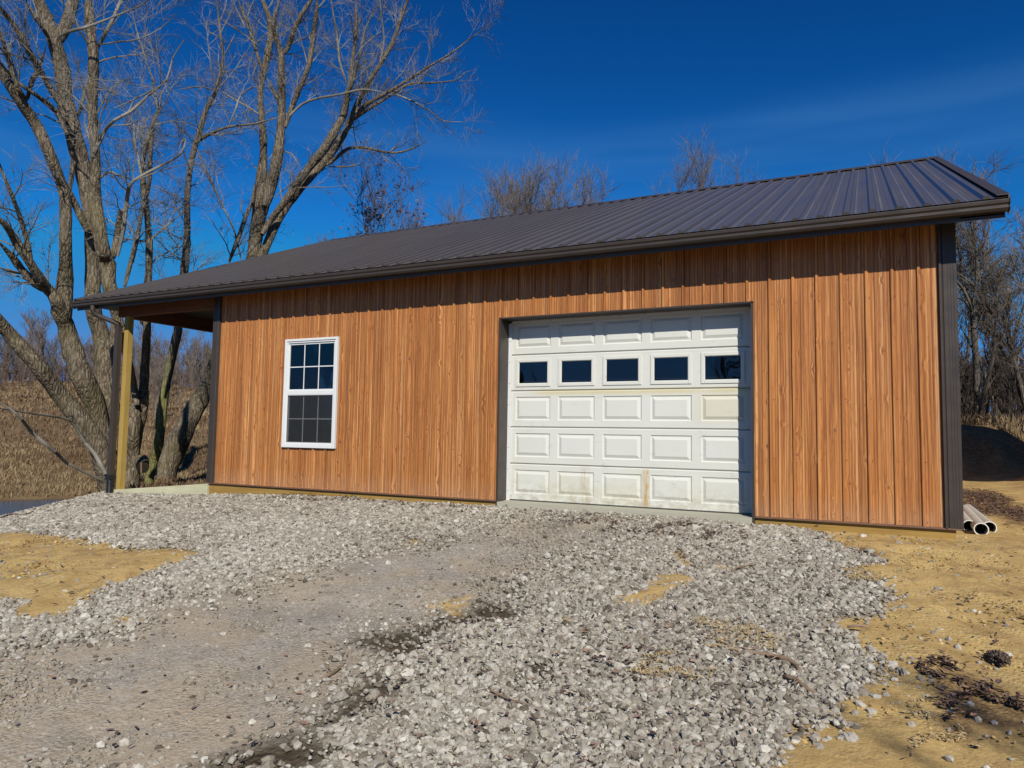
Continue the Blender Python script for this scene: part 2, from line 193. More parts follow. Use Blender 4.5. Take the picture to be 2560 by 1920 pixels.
[[7.87,-4.25],[8.13,-4.08],[8.11,-4.57]],
[[7.49,-5.06],[7.71,-5.03],[7.75,-5.18],[7.6,-5.18]]],
"leaf_area":[[6.64,-3.85],[8.46,-2.54],[8.82,-3.86],[8.63,-5.04],[7.36,-5.57],[6.94,-4.71]],
"stones_right":[[9.558,-2.904,-0.344,0.045],[9.349,-3.322,-0.379,0.05],[9.283,-3.55,-0.395,0.05],[9.368,-3.593,-0.398,0.055],[9.421,-3.566,-0.397,0.05],[9.108,-3.868,-0.418,0.075],[9.168,-3.788,-0.413,0.05],[9.204,-3.758,-0.412,0.045],[9.162,-3.938,-0.421,0.055],[9.21,-3.898,-0.418,0.05],[9.107,-4.048,-0.429,0.055],[9.144,-4.108,-0.434,0.05],[9.089,-4.299,-0.445,0.05],[9.066,-4.439,-0.455,0.075],[8.956,-4.594,-0.461,0.05],[9.31,-4.181,-0.44,0.045],[9.36,-2.112,-0.272,0.03],[9.593,-3.018,-0.357,0.05],[9.205,-4.508,-0.463,0.035],[8.853,-4.562,-0.461,0.06],[8.862,-4.501,-0.457,0.05],[8.754,-4.804,-0.47,0.06],[9.483,-2.448,-0.313,0.04],[9.548,-2.974,-0.351,0.03],[8.945,-4.565,-0.461,0.045],[9.246,-3.519,-0.393,0.04],[9.389,-1.022,-0.173,0.03],[9.21,-2.148,-0.273,0.05],[9.283,-2.21,-0.281,0.05],[9.041,-3.8,-0.416,0.05],[8.884,-2.885,-0.343,0.05],[8.98,-3.021,-0.348,0.05]],
"sticks":{"drift":[[8.471,-3.693,-0.394,0.008],[8.532,-3.643,-0.394,0.016],[8.618,-3.652,-0.396,0.022],[8.703,-3.672,-0.399,0.028],[8.768,-3.706,-0.401,0.024],[8.816,-3.812,-0.409,0.018]],
"drift2":[[8.747,-3.909,-0.412,0.02],[8.807,-3.943,-0.416,0.024],[8.85,-4.01,-0.424,0.022],[8.906,-4.046,-0.426,0.012]],
"red":[[7.432,-4.668,-0.478,0.007],[7.499,-4.701,-0.484,0.006],[7.574,-4.719,-0.489,0.005],[7.682,-4.722,-0.497,0.003]],
"left":[[-1.0,-2.513,-0.426,0.01],[-1.382,-2.064,-0.411,0.011],[-1.193,-2.014,-0.403,0.008],[-1.434,-1.771,-0.403,0.006]],
"grey":[[6.564,-4.901,-0.488,0.006],[6.571,-4.816,-0.48,0.01],[6.546,-4.681,-0.476,0.006]],
"short":[[9.02,-3.02,-0.348,0.008],[9.079,-2.989,-0.345,0.01],[9.129,-2.998,-0.343,0.006]],
"low":[[8.185,-2.058,-0.252,0.004],[8.222,-1.91,-0.236,0.007],[8.326,-1.774,-0.222,0.004]]},"chunk":[9.766,-3.147,-0.374]},"stub":[-2.95,1.033,0.128]}

# ------------------------------------------------------------------ the lie of the land
_rs = np.random.RandomState(5)
_LAT = _rs.rand(256, 256)
def vnoise(x, y, s=1.0, o=0):
    """smooth value noise, -1..1"""
    x = np.asarray(x, float)/s + 37.3*o + 500; y = np.asarray(y, float)/s + 11.7*o + 500
    xi = np.floor(x).astype(int); yi = np.floor(y).astype(int)
    fx = x-xi; fy = y-yi; fx = fx*fx*(3-2*fx); fy = fy*fy*(3-2*fy)
    a = _LAT[xi % 256, yi % 256]; b = _LAT[(xi+1) % 256, yi % 256]
    c = _LAT[xi % 256, (yi+1) % 256]; d = _LAT[(xi+1) % 256, (yi+1) % 256]
    return 2*((a*(1-fx)+b*fx)*(1-fy)+(c*(1-fx)+d*fx)*fy)-1
def sstep(a, b, v):
    t = np.clip((v-a)/(b-a), 0, 1); return t*t*(3-2*t)
def height(x, y):
    """lie of the land: gravelled pad by the wall, falling towards the viewer, hill to the left, cut bank to the right"""
    x = np.asarray(x, float); y = np.asarray(y, float)
    s = np.clip(-y, 0, None)
    pad = -0.085 - 0.083*s + 0.030*np.exp(-((x-6.5)/1.8)**2-(y/0.5)**2)
    pad = np.maximum(pad, -1.0 - 0.01*s)
    pad = pad - 0.03*sstep(9.0, 10.5, x) - 0.20*sstep(3.2, -3.2, x)
    left = sstep(-2.45, -5.6, x+0.52*np.minimum(y, 0)+0.12*np.maximum(y, 0))*1.2
    pad = pad - left
    pad = np.maximum(pad, -1.5)
    az = np.degrees(np.arctan2(x-9.16, y+7.9))
    r = np.hypot(x-9.16, y+7.9)
    wl = sstep(-28, -42, az)*sstep(-130, -95, az)
    hill = wl*(np.clip(r-18.6, 0, 4)*0.10 + np.clip(r-20, 0, 68)*0.094)*sstep(18.5, 20, r)
    # mid ground around the maples rises a little out of the creek
    bump = 1.0*np.exp(-((x+6.4)/1.7)**2-((y-3.8)/2.2)**2)
    wr = sstep(-30, -8, az)*sstep(75, 40, az)
    bank = wr*(sstep(20.3, 23.4, r)*1.32)
    wb = sstep(-42, -28, az)*sstep(12, -12, az)
    back = wb*np.clip(r-22, 0, 60)*0.05
    z = pad + hill + bank + back + bump
    near = sstep(16, 11, r)
    z = z + vnoise(x, y, 0.9, 1)*0.016*near + vnoise(x, y, 0.33, 2)*0.008*near + vnoise(x, y, 3.5, 4)*0.14*sstep(13, 22, r) + vnoise(x, y, 14, 6)*0.5*sstep(26, 50, r)
    rut = np.exp(-((y+3.4-0.28*(x-7.2))/0.28)**2)*sstep(4, 5.5, x)*sstep(9.2, 8, x)
    z = z - 0.035*rut*near
    # under the floor of the barn the ground stays below the slab
    inside = (x > 0.05)*(x < 9.85)*(y > 0.15)*(y < 12.0)
    z = np.where(inside, np.minimum(z, -0.12), z)
    porch = (x > -2.3)*(x <= 0.05)*(y > 0.06)*(y < 12.2)
    z = np.where(porch, np.minimum(z, -0.34), z)
    z = z + 4.2*np.exp(-((x-15.9)/2.1)**2-((y-9.6)/2.4)**2)*(1+0.35*vnoise(x, y, 1.1, 60)+0.15*vnoise(x, y, .4, 62))  # unseen earth mound right of view, added to shade the bank
    z = z + 2.9*np.exp(-((x-14.5)/1.25)**2-((y-8.8)/1.6)**2)*(1+0.4*vnoise(x, y, .7, 64))  # second unseen mound, shaped to carry that added shade further left
    z = z + wr*sstep(20, 21.5, r)*sstep(24, 22.5, r)*(0.30*vnoise(x, y, 1.1, 8)+0.16*vnoise(x, y, .45, 10))
    # the creek bed
    pond = np.exp(-((x+7.6)/2.6)**4-((y+0.4)/3.6)**4)
    return z - 0.35*pond*sstep(-3.5, -5.5, x)

def H1(x, y): return float(height(np.array([x]), np.array([y]))[0])
def in_poly(px, py, poly):
    inside = np.zeros(px.shape, bool)
    n = len(poly); j = n-1
    for i in range(n):
        xi, yi = poly[i]; xj, yj = poly[j]
        c = ((yi > py) != (yj > py)) & (px < (xj-xi)*(py-yi)/((yj-yi) if yj != yi else 1e-9)+xi)
        inside ^= c; j = i
    return inside
def rough_in(x, y, poly, amp=0.12, s=0.35, o=3):
    """polygon test with a ragged edge"""
    return in_poly(x+amp*vnoise(x, y, s, o)+0.4*amp*vnoise(x, y, s*.3, o+5), y+amp*vnoise(x, y, s, o+1)+0.4*amp*vnoise(x, y, s*.3, o+6), poly)
PL = DATA['P']
def zones(x, y):
    """0 = broken stone, 1 = packed fines, 2 = clay, 3 = wet mud, 4 = field/wood soil"""
    z = np.zeros(x.shape, int)
    z[rough_in(x, y, PL['track'], .22, .5, 7)] = 1
    for p in PL['mud']: z[rough_in(x, y, p, .12, .25, 9)] = 3
    for p in PL['clay']: z[rough_in(x, y, p, .08, .2, 12)] = 2
    z[rough_in(x, y, PL['dirt_left'], .10, .3, 14)] = 2
    z[rough_in(x, y, PL['dirt_right'], .09, .3, 17)] = 2
    z[(y > 1.0) & (x > 9.9)] = 2
    r = np.hypot(x-9.16, y+7.9)
    z[(x < -2.7-0.1*y+0.25*vnoise(x, y, .6, 20)) & (y > -9)] = 4
    z[(y > 12.2)] = 4
    z[(x < -2.32) & (y > 0.5)] = 4
    z[r > 17] = 4
    z[(y < -11)] = 4
    return z

# ------------------------------------------------------------------ mesh helpers
def link(name, me, parent=None, loc=None):
    o = bpy.data.objects.new(name, me); COL.objects.link(o)
    if parent is not None: o.parent = parent
    if loc is not None: o.location = loc
    return o
def thing(name, label, cat, loc=(0, 0, 0), group=None):
    o = bpy.data.objects.new(name, None); COL.objects.link(o); o.location = loc
    o.empty_display_size = 0.3
    o['label'] = label; o['category'] = cat
    if group: o['group'] = group
    return o
def tag(o, label=None, cat=None, group=None, kind=None):
    if label: o['label'] = label
    if cat: o['category'] = cat
    if group: o['group'] = group
    if kind: o['kind'] = kind
    return o
class MB:
    def __init__(s): s.v = []; s.f = []; s.m = []
    def add(s, vs, fs, mi=0):
        b = len(s.v); s.v += [tuple(map(float, v)) for v in vs]; s.f += [tuple(b+i for i in f) for f in fs]; s.m += [mi]*len(fs)
    def box(s, x0, x1, y0, y1, z0, z1, mi=0):
        s.add([(x0,y0,z0),(x1,y0,z0),(x1,y1,z0),(x0,y1,z0),(x0,y0,z1),(x1,y0,z1),(x1,y1,z1),(x0,y1,z1)],
              [(0,3,2,1),(4,5,6,7),(0,1,5,4),(1,2,6,5),(2,3,7,6),(3,0,4,7)], mi)
    def hexa(s, p, mi=0):
        s.add(p, [(0,3,2,1),(4,5,6,7),(0,1,5,4),(1,2,6,5),(2,3,7,6),(3,0,4,7)], mi)
    def prism_x(s, prof, x0, x1, mi=0, caps=True):
        """closed (y,z) profile run along x"""
        n = len(prof)
        vs = [(x0, y, z) for y, z in prof]+[(x1, y, z) for y, z in prof]
        fs = [(i, (i+1) % n, n+(i+1) % n, n+i) for i in range(n)]
        if caps: fs += [tuple(range(n-1, -1, -1)), tuple(range(n, 2*n))]
        s.add(vs, fs, mi)
    def prism(s, a, b, prof, ux, uy, mi=0):
        """profile in the plane of vectors ux,uy run from point a to point b"""
        a = np.array(a, float); b = np.array(b, float); ux = np.array(ux, float); uy = np.array(uy, float)
        n = len(prof)
        vs = [a+p*ux+q*uy for p, q in prof]+[b+p*ux+q*uy for p, q in prof]
        fs = [(i, (i+1) % n, n+(i+1) % n, n+i) for i in range(n)]+[tuple(range(n-1, -1, -1)), tuple(range(n, 2*n))]
        s.add(vs, fs, mi)
    def tube(s, pts, rads, sides=12, cap=True, mi=0):
        pts = [np.array(p, float) for p in pts]; n = len(pts); vs = []
        u = None
        for i, p in enumerate(pts):
            t = pts[min(i+1, n-1)]-pts[max(i-1, 0)]; t /= np.linalg.norm(t)+1e-12
            if u is None:
                u = np.cross(t, (0.3, 0.2, 1.0) if abs(t[2]) < .9 else (1, 0, 0))
            u = u-t*(u@t); u /= np.linalg.norm(u); v = np.cross(t, u)
            r = rads[i] if hasattr(rads, '__len__') else rads
            vs += [p+r*(math.cos(2*math.pi*k/sides)*u+math.sin(2*math.pi*k/sides)*v) for k in range(sides)]
        fs = [(i*sides+k, i*sides+(k+1) % sides, (i+1)*sides+(k+1) % sides, (i+1)*sides+k) for i in range(n-1) for k in range(sides)]
        if cap: fs += [tuple(range(sides-1, -1, -1)), tuple((n-1)*sides+k for k in range(sides))]
        s.add(vs, fs, mi)
    def build(s, name, mat, parent=None, origin=(0, 0, 0), smooth=False, bevel=0.0, fixn=True):
        me = bpy.data.meshes.new(name)
        o = origin
        me.from_pydata([(v[0]-o[0], v[1]-o[1], v[2]-o[2]) for v in s.v], [], s.f)
        mats = mat if isinstance(mat, (list, tuple)) else [mat]
        for m in mats: me.materials.append(m)
        if len(mats) > 1: me.polygons.foreach_set('material_index', s.m)
        if fixn:
            import bmesh
            bm = bmesh.new(); bm.from_mesh(me); bmesh.ops.recalc_face_normals(bm, faces=bm.faces); bm.to_mesh(me); bm.free()
        if smooth: me.polygons.foreach_set('use_smooth', [True]*len(me.polygons))
        me.update()
        ob = link(name, me, parent, None if parent is not None else origin)
        if bevel:
            b = ob.modifiers.new('bevel', 'BEVEL'); b.width = bevel; b.segments = 2; b.limit_method = 'ANGLE'
        return ob

def mesh_np(name, verts, faces, mats, origin=(0, 0, 0), parent=None, smooth=False, attrs=None, midx=None):
    """faces: list of int arrays (M,k), k may differ from array to array"""
    verts = np.asarray(verts, np.float32)-np.asarray(origin, np.float32)
    me = bpy.data.meshes.new(name)
    me.vertices.add(len(verts)); me.vertices.foreach_set('co', verts.ravel())
    if not isinstance(faces, list): faces = [faces]
    loops = np.concatenate([f.ravel() for f in faces]).astype(np.int32)
    tot = np.concatenate([np.full(len(f), f.shape[1]) for f in faces]).astype(np.int32)
    st = np.concatenate([[0], np.cumsum(tot)[:-1]]).astype(np.int32)
    me.loops.add(len(loops)); me.loops.foreach_set('vertex_index', loops)
    me.polygons.add(len(tot)); me.polygons.foreach_set('loop_start', st)
    try: me.polygons.foreach_set('loop_total', tot)
    except Exception: pass
    if midx is not None: me.polygons.foreach_set('material_index', np.asarray(midx, np.int32))
    if smooth: me.polygons.foreach_set('use_smooth', np.ones(len(tot), bool))
    else: me.polygons.foreach_set('use_smooth', np.zeros(len(tot), bool))
    me.update(calc_edges=True)
    for m in (mats if isinstance(mats, (list, tuple)) else [mats]): me.materials.append(m)
    for k, a in (attrs or {}).items():
        a = np.asarray(a, np.float32)
        if a.ndim == 1:
            at = me.attributes.new(k, 'FLOAT', 'POINT'); at.data.foreach_set('value', a)
        else:
            at = me.attributes.new(k, 'FLOAT_COLOR', 'POINT'); at.data.foreach_set('color', a.ravel())
    return link(name, me, parent, None if parent is not None else origin)

def tubes(pts, rad, S):
    """pts (N,K,3), rad (N,K) -> verts, quads"""
    N, K = rad.shape
    t = np.empty_like(pts); t[:, 1:-1] = pts[:, 2:]-pts[:, :-2]; t[:, 0] = pts[:, 1]-pts[:, 0]; t[:, -1] = pts[:, -1]-pts[:, -2]
    t /= np.linalg.norm(t, axis=2, keepdims=True)+1e-9
    mean = pts[:, -1]-pts[:, 0]; mean /= np.linalg.norm(mean, axis=1, keepdims=True)+1e-9
    ref = np.where(np.abs(mean[:, 2:3]) > .7, np.array([[1., .2, 0]]), np.array([[0., .1, 1.]]))
    u = np.cross(t, ref[:, None, :]); u /= np.linalg.norm(u, axis=2, keepdims=True)+1e-9
    v = np.cross(t, u)
    a = np.arange(S)*2*np.pi/S
    V = pts[:, :, None, :]+rad[:, :, None, None]*(np.cos(a)[None, None, :, None]*u[:, :, None, :]+np.sin(a)[None, None, :, None]*v[:, :, None, :])
    n, k, s = np.meshgrid(np.arange(N), np.arange(K-1), np.arange(S), indexing='ij')
    b = n*K*S+k*S
    q = np.stack([b+s, b+(s+1) % S, b+S+(s+1) % S, b+S+s], -1).reshape(-1, 4)
    return V.reshape(-1, 3), q
def cat(parts):
    vs, fs, b = [], [], 0
    for v, f in parts:
        if len(v) == 0: continue
        vs.append(v); fs.append(f+b); b += len(v)
    return np.concatenate(vs), fs
def resample(P, R, step=0.22, jit=0.0):
    """smooth Catmull-Rom resampling of one limb"""
    P = np.asarray(P, float); R = np.asarray(R, float); n = len(P)
    Pe = np.vstack([2*P[0]-P[1], P, 2*P[-1]-P[-2]]); out = []; ro = []
    for i in range(n-1):
        p0, p1, p2, p3 = Pe[i:i+4]; m = max(2, int(np.linalg.norm(p2-p1)/step))
        for t in np.arange(m)/m:
            out.append(.5*((2*p1)+(-p0+p2)*t+(2*p0-5*p1+4*p2-p3)*t*t+(-p0+3*p1-3*p2+p3)*t**3)); ro.append(R[i]*(1-t)+R[i+1]*t)
    out.append(P[-1]); ro.append(R[-1]); out = np.array(out); ro = np.array(ro)
    if jit:
        k = np.arange(len(out))
        for a in range(3):
            out[:, a] += jit*ro*np.interp(k, np.arange(0, len(out)+3, 3), rng.randn(len(np.arange(0, len(out)+3, 3))))
    return out, ro
def spawn(pts, rad, n_per, lmin, lmax, K=5, ang=(25, 60), rise=0.25, rfac=0.5, tmin=0.15, rmin=0.004, rmax=0.05, wig=0.10):
    """n_per children on every polyline, vectorised"""
    N, Kp = rad.shape; idx = np.repeat(np.arange(N), n_per); m = len(idx)
    if m == 0: return np.zeros((0, K, 3)), np.zeros((0, K))
    t = tmin+(1-tmin)*rng.rand(m)**0.8; fk = t*(Kp-1); k = np.minimum(fk.astype(int), Kp-2); fr = (fk-k)[:, None]
    p = pts[idx, k]*(1-fr)+pts[idx, k+1]*fr; r = rad[idx, k]*(1-fr[:, 0])+rad[idx, k+1]*fr[:, 0]
    tg = pts[idx, k+1]-pts[idx, k]; tg /= np.linalg.norm(tg, axis=1, keepdims=True)+1e-9
    q = rng.randn(m, 3); q -= tg*(q*tg).sum(1, keepdims=True); q /= np.linalg.norm(q, axis=1, keepdims=True)
    a = np.radians(rng.uniform(ang[0], ang[1], m))[:, None]
    d = tg*np.cos(a)+q*np.sin(a); d[:, 2] += rise; d /= np.linalg.norm(d, axis=1, keepdims=True)
    Ln = (rng.uniform(lmin, lmax, m)*(1.15-0.5*t))[:, None]
    o = np.zeros((m, K, 3)); o[:, 0] = p
    for i in range(1, K):
        d = d+rng.randn(m, 3)*wig+np.array([0, 0, rise*0.18]); d /= np.linalg.norm(d, axis=1, keepdims=True)
        o[:, i] = o[:, i-1]+d*Ln/(K-1)
    r0 = np.clip(r*rfac, rmin*1.3, rmax)
    rr = r0[:, None]*np.linspace(1, .35, K)[None, :]; rr = np.maximum(rr, rmin*np.linspace(1, .6, K)[None, :])
    return o, rr

# ------------------------------------------------------------------ materials
def newmat(name):
    m = bpy.data.materials.new(name); m.use_nodes = True
    nt = m.node_tree; nt.nodes.clear()
    out = nt.nodes.new('ShaderNodeOutputMaterial'); bs = nt.nodes.new('ShaderNodeBsdfPrincipled')
    nt.links.new(bs.outputs[0], out.inputs[0])
    return m, nt, bs
class G:
    """tiny node-graph writer"""
    def __init__(s, name):
        s.m, s.nt, s.bs = newmat(name)
        s.tc = s.nt.nodes.new('ShaderNodeTexCoord')
    def n(s, t, **k):
        x = s.nt.nodes.new(t)
        for a, b in k.items(): setattr(x, a, b)
        return x
    def put(s, sock, v):
        if hasattr(v, 'default_value') and hasattr(v, 'links'): s.nt.links.new(v, sock)
        elif hasattr(v, 'bl_idname') and False: pass
        else: sock.default_value = v
    def obj(s): return s.tc.outputs['Object']
    def scale(s, v, sc, rot=(0, 0, 0), loc=(0, 0, 0)):
        n = s.n('ShaderNodeMapping'); s.put(n.inputs[0], v); n.inputs['Scale'].default_value = sc; n.inputs['Rotation'].default_value = rot; n.inputs['Location'].default_value = loc
        return n.outputs[0]
    def noise(s, v, sc=1.0, det=3, rough=.55, dist=0.0):
        n = s.n('ShaderNodeTexNoise'); s.put(n.inputs['Vector'], v); n.inputs['Scale'].default_value = sc; n.inputs['Detail'].default_value = det
        n.inputs['Roughness'].default_value = rough; n.inputs['Distortion'].default_value = dist
        return n.outputs[0]
    def vor(s, v, sc=1.0, feat='F1', rnd=1.0, out='Distance', dim='3D'):
        n = s.n('ShaderNodeTexVoronoi', feature=feat, voronoi_dimensions=dim); s.put(n.inputs['Vector'], v); n.inputs['Scale'].default_value = sc; n.inputs['Randomness'].default_value = rnd
        return n.outputs[out]
    def math(s, op, a, b=0.0, c=None, clamp=False):
        n = s.n('ShaderNodeMath', operation=op, use_clamp=clamp); s.put(n.inputs[0], a); s.put(n.inputs[1], b)
        if c is not None: s.put(n.inputs[2], c)
        return n.outputs[0]
    def rng(s, v, a, b, c=0.0, d=1.0, smooth=False):
        n = s.n('ShaderNodeMapRange'); n.clamp = True
        if smooth: n.interpolation_type = 'SMOOTHSTEP'
        s.put(n.inputs[0], v)
        for i, q in enumerate((a, b, c, d)): s.put(n.inputs[i+1], q)
        return n.outputs[0]
    def mix(s, f, a, b, mode='MIX'):
        n = s.n('ShaderNodeMixRGB', blend_type=mode); s.put(n.inputs[0], f)
        for i, q in ((1, a), (2, b)):
            if isinstance(q, tuple): q = tuple(q)+((1.0,) if len(q) == 3 else ())
            s.put(n.inputs[i], q)
        return n.outputs[0]
    def ramp(s, v, stops):
        n = s.n('ShaderNodeValToRGB'); s.put(n.inputs[0], v); e = n.color_ramp.elements
        while len(e) < len(stops): e.new(0.5)
        for i, (p, c) in enumerate(stops): e[i].position = p; e[i].color = (*c, 1)
        return n.outputs[0]
    def sep(s, v):
        n = s.n('ShaderNodeSeparateXYZ'); s.put(n.inputs[0], v); return n.outputs
    def comb(s, x, y, z):
        n = s.n('ShaderNodeCombineXYZ')
        for i, q in enumerate((x, y, z)): s.put(n.inputs[i], q)
        return n.outputs[0]
    def attr(s, name, fac=True):
        n = s.n('ShaderNodeAttribute'); n.attribute_name = name; return n.outputs['Fac'] if fac else n.outputs['Color']
    def col(s, v):
        if isinstance(v, tuple): v = (*v, 1)
        s.put(s.bs.inputs['Base Color'], v)
    def rough(s, v): s.put(s.bs.inputs['Roughness'], v)
    def spec(s, v): s.put(s.bs.inputs['Specular IOR Level'], v)
    def bump(s, h, strength=.5, dist=.01):
        n = s.n('ShaderNodeBump'); s.put(n.inputs['Height'], h); n.inputs['Strength'].default_value = strength; n.inputs['Distance'].default_value = dist
        s.nt.links.new(n.outputs[0], s.bs.inputs['Normal'])

def painted(name, c, rough=.4, var=.12, dirt=None, spec=.5, dscale=3.0, bump=.05):
    g = G(name); o = g.obj()
    n = g.noise(o, 2.5, 4); c2 = tuple(min(1, x*(1+var)) for x in c); c1 = tuple(x*(1-var) for x in c)
    col = g.mix(n, c1, c2)
    if dirt:
        d = g.rng(g.noise(o, dscale, 6, .7), .52, .75)
        col = g.mix(g.math('MULTIPLY', d, .6), col, dirt)
    g.col(col); g.rough(g.rng(g.noise(o, 6, 3), .3, .7, rough*.8, rough*1.25)); g.spec(spec)
    if bump: g.bump(g.noise(o, 3.0, 2), bump, .02)
    return g.m

def m_siding():
    g = G('woodgrain_steel'); o = g.obj(); x, y, z = g.sep(o)
    flat = g.comb(x, 0.0, z)
    warp = g.noise(g.scale(flat, (9, 1, 1.1)), 1, 2, .5)
    # knots
    kv = g.comb(g.math('MULTIPLY', x, 6.2), g.math('MULTIPLY', z, 4.2), 0.0)
    n = g.n('ShaderNodeTexVoronoi', feature='F1', voronoi_dimensions='2D'); g.put(n.inputs['Vector'], kv); n.inputs['Scale'].default_value = 1.0; n.inputs['Randomness'].default_value = .9
    kd = n.outputs['Distance']; ks = g.sep(n.outputs['Color'])
    keep = g.math('GREATER_THAN', ks[0], .66)
    big = g.rng(ks[1], 0, 1, .45, 1.25)
    kn = g.math('DIVIDE', kd, big)
    bulge = g.math('MULTIPLY', g.rng(kn, .0, .42, 1, 0, True), keep)
    u = g.math('ADD', x, g.math('MULTIPLY', g.math('SUBTRACT', warp, .5), .030))
    u = g.math('ADD', u, g.math('MULTIPLY', bulge, .020))
    board = g.math('FLOOR', g.math('DIVIDE', x, .1143))
    bz = g.math('MULTIPLY', board, 3.7)
    fine = g.noise(g.comb(g.math('MULTIPLY', u, 170), 0.0, g.math('ADD', g.math('MULTIPLY', z, 2.2), bz)), 1, 3, .65)
    mid = g.noise(g.comb(g.math('MULTIPLY', u, 46), 1.5, g.math('ADD', g.math('MULTIPLY', z, .55), bz)), 1, 2, .5)
    wide = g.noise(g.comb(g.math('MULTIPLY', u, 13), 4.5, g.math('MULTIPLY', z, .25)), 1, 2, .5)
    streak = g.noise(g.comb(g.math('MULTIPLY', u, 44), 8.5, g.math('MULTIPLY', z, .22)), 1, 1, .5)
    cx = g.math('MULTIPLY', x, 10.0)
    cath = g.noise(g.comb(cx, 2.0, g.math('ADD', g.math('MULTIPLY', z, 1.0), bz)), 1, 2, .5, 0)
    rings = g.math('FRACT', g.math('MULTIPLY', g.math('ADD', cath, g.math('MULTIPLY', u, 2.6)), 11))
    ringl = g.rng(g.math('ABSOLUTE', g.math('SUBTRACT', rings, .5)), .30, .5, 0, 1, True)
    s_ = g.math('ADD', g.math('MULTIPLY', fine, .52), g.math('MULTIPLY', mid, .48))
    col = g.ramp(s_, [(.36, (.175, .056, .014)), (.45, (.340, .124, .032)), (.53, (.440, .172, .046)), (.64, (.64, .300, .100))])
    col = g.mix(g.rng(wide, .35, .65, .0, .30), col, (.400, .165, .048))
    col = g.mix(g.math('MULTIPLY', g.rng(streak, .60, .70, 0, 1, True), .55), col, (.74, .42, .19))
    col = g.mix(g.math('MULTIPLY', g.rng(streak, .36, .29, 0, 1, True), .55), col, (.165, .058, .018))
    col = g.mix(g.math('MULTIPLY', ringl, .40), col, (.22, .075, .03))
    ring = g.math('MULTIPLY', g.rng(kn, .045, .085, 1, 0, True), keep)
    core = g.math('MULTIPLY', g.rng(kn, .02, .04, 1, 0, True), keep)
    col = g.mix(g.math('MULTIPLY', ring, .85), col, (.150, .048, .020))
    col = g.mix(g.math('MULTIPLY', core, .55), col, (.44, .21, .12))
    mic = g.math('ABSOLUTE', g.math('SUBTRACT', g.math('FRACT', g.math('DIVIDE', g.math('ADD', x, g.math('MULTIPLY', warp, .004)), .0286)), .5))
    col = g.mix(g.math('MULTIPLY', g.rng(mic, .30, .48, 0, 1, True), g.rng(mid, .35, .62, .80, .25)), col, (.165, .056, .016))
    col = g.mix(g.math('MULTIPLY', g.rng(mic, .12, .0, 0, 1, True), g.rng(mid, .45, .65, .05, .45)), col, (.68, .36, .135))
    # every printed board its own tone
    wn_ = g.n('ShaderNodeTexWhiteNoise', noise_dimensions='1D'); g.put(wn_.inputs['W'], board)
    tone = g.rng(wn_.outputs['Value'], 0, 1, .93, 1.07)
    col = g.mix(1.0, col, g.comb(tone, tone, tone), 'MULTIPLY')
    # road dust splashed on the foot of the wall
    dust = g.math('MULTIPLY', g.rng(z, .28, .0, 0, .35), g.noise(flat, 6, 4))
    col = g.mix(dust, col, (.50, .36, .24))
    g.col(col); g.rough(g.rng(fine, .3, .7, .36, .52)); g.spec(.35)
    g.bump(s_, .25, .004)
    return g.m
def m_roof():
    g = G('dark_roof_steel'); o = g.obj(); x, y, z = g.sep(o)
    dirt = g.noise(g.comb(g.math('MULTIPLY', x, 14), g.math('MULTIPLY', y, .5), 0.0), 1, 4, .6)
    sp = g.rng(g.noise(o, 60, 2), .68, .75)
    col = g.mix(dirt, (.075, .063, .053), (.128, .110, .094))
    col = g.mix(g.math('MULTIPLY', sp, .2), col, (.22, .20, .185))
    g.col(col); 
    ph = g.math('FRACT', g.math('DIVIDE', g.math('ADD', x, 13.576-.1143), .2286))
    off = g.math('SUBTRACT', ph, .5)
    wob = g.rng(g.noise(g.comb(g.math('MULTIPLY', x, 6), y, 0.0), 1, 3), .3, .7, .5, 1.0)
    col = g.mix(g.math('MULTIPLY', g.math('MULTIPLY', g.rng(g.math('ABSOLUTE', g.math('SUBTRACT', off, .12)), .015, .06, 1, 0), .38), wob), col, (.30, .275, .25))  # pale line right of each rib: its sunlit highlight painted into the colour
    col = g.mix(g.math('MULTIPLY', g.rng(g.math('ABSOLUTE', g.math('ADD', off, .12)), .01, .06, 1, 0), .50), col, (.022, .018, .016))  # dark line left of each rib: the rib's shadow painted in
    g.col(col); g.rough(g.rng(dirt, .3, .7, .24, .36)); g.spec(.6); g.bs.inputs['Metallic'].default_value = .15
    g.bump(g.noise(g.comb(g.math('MULTIPLY', x, 5), g.math('MULTIPLY', y, .6), 0.0), 1, 2), .05, .01)
    return g.m
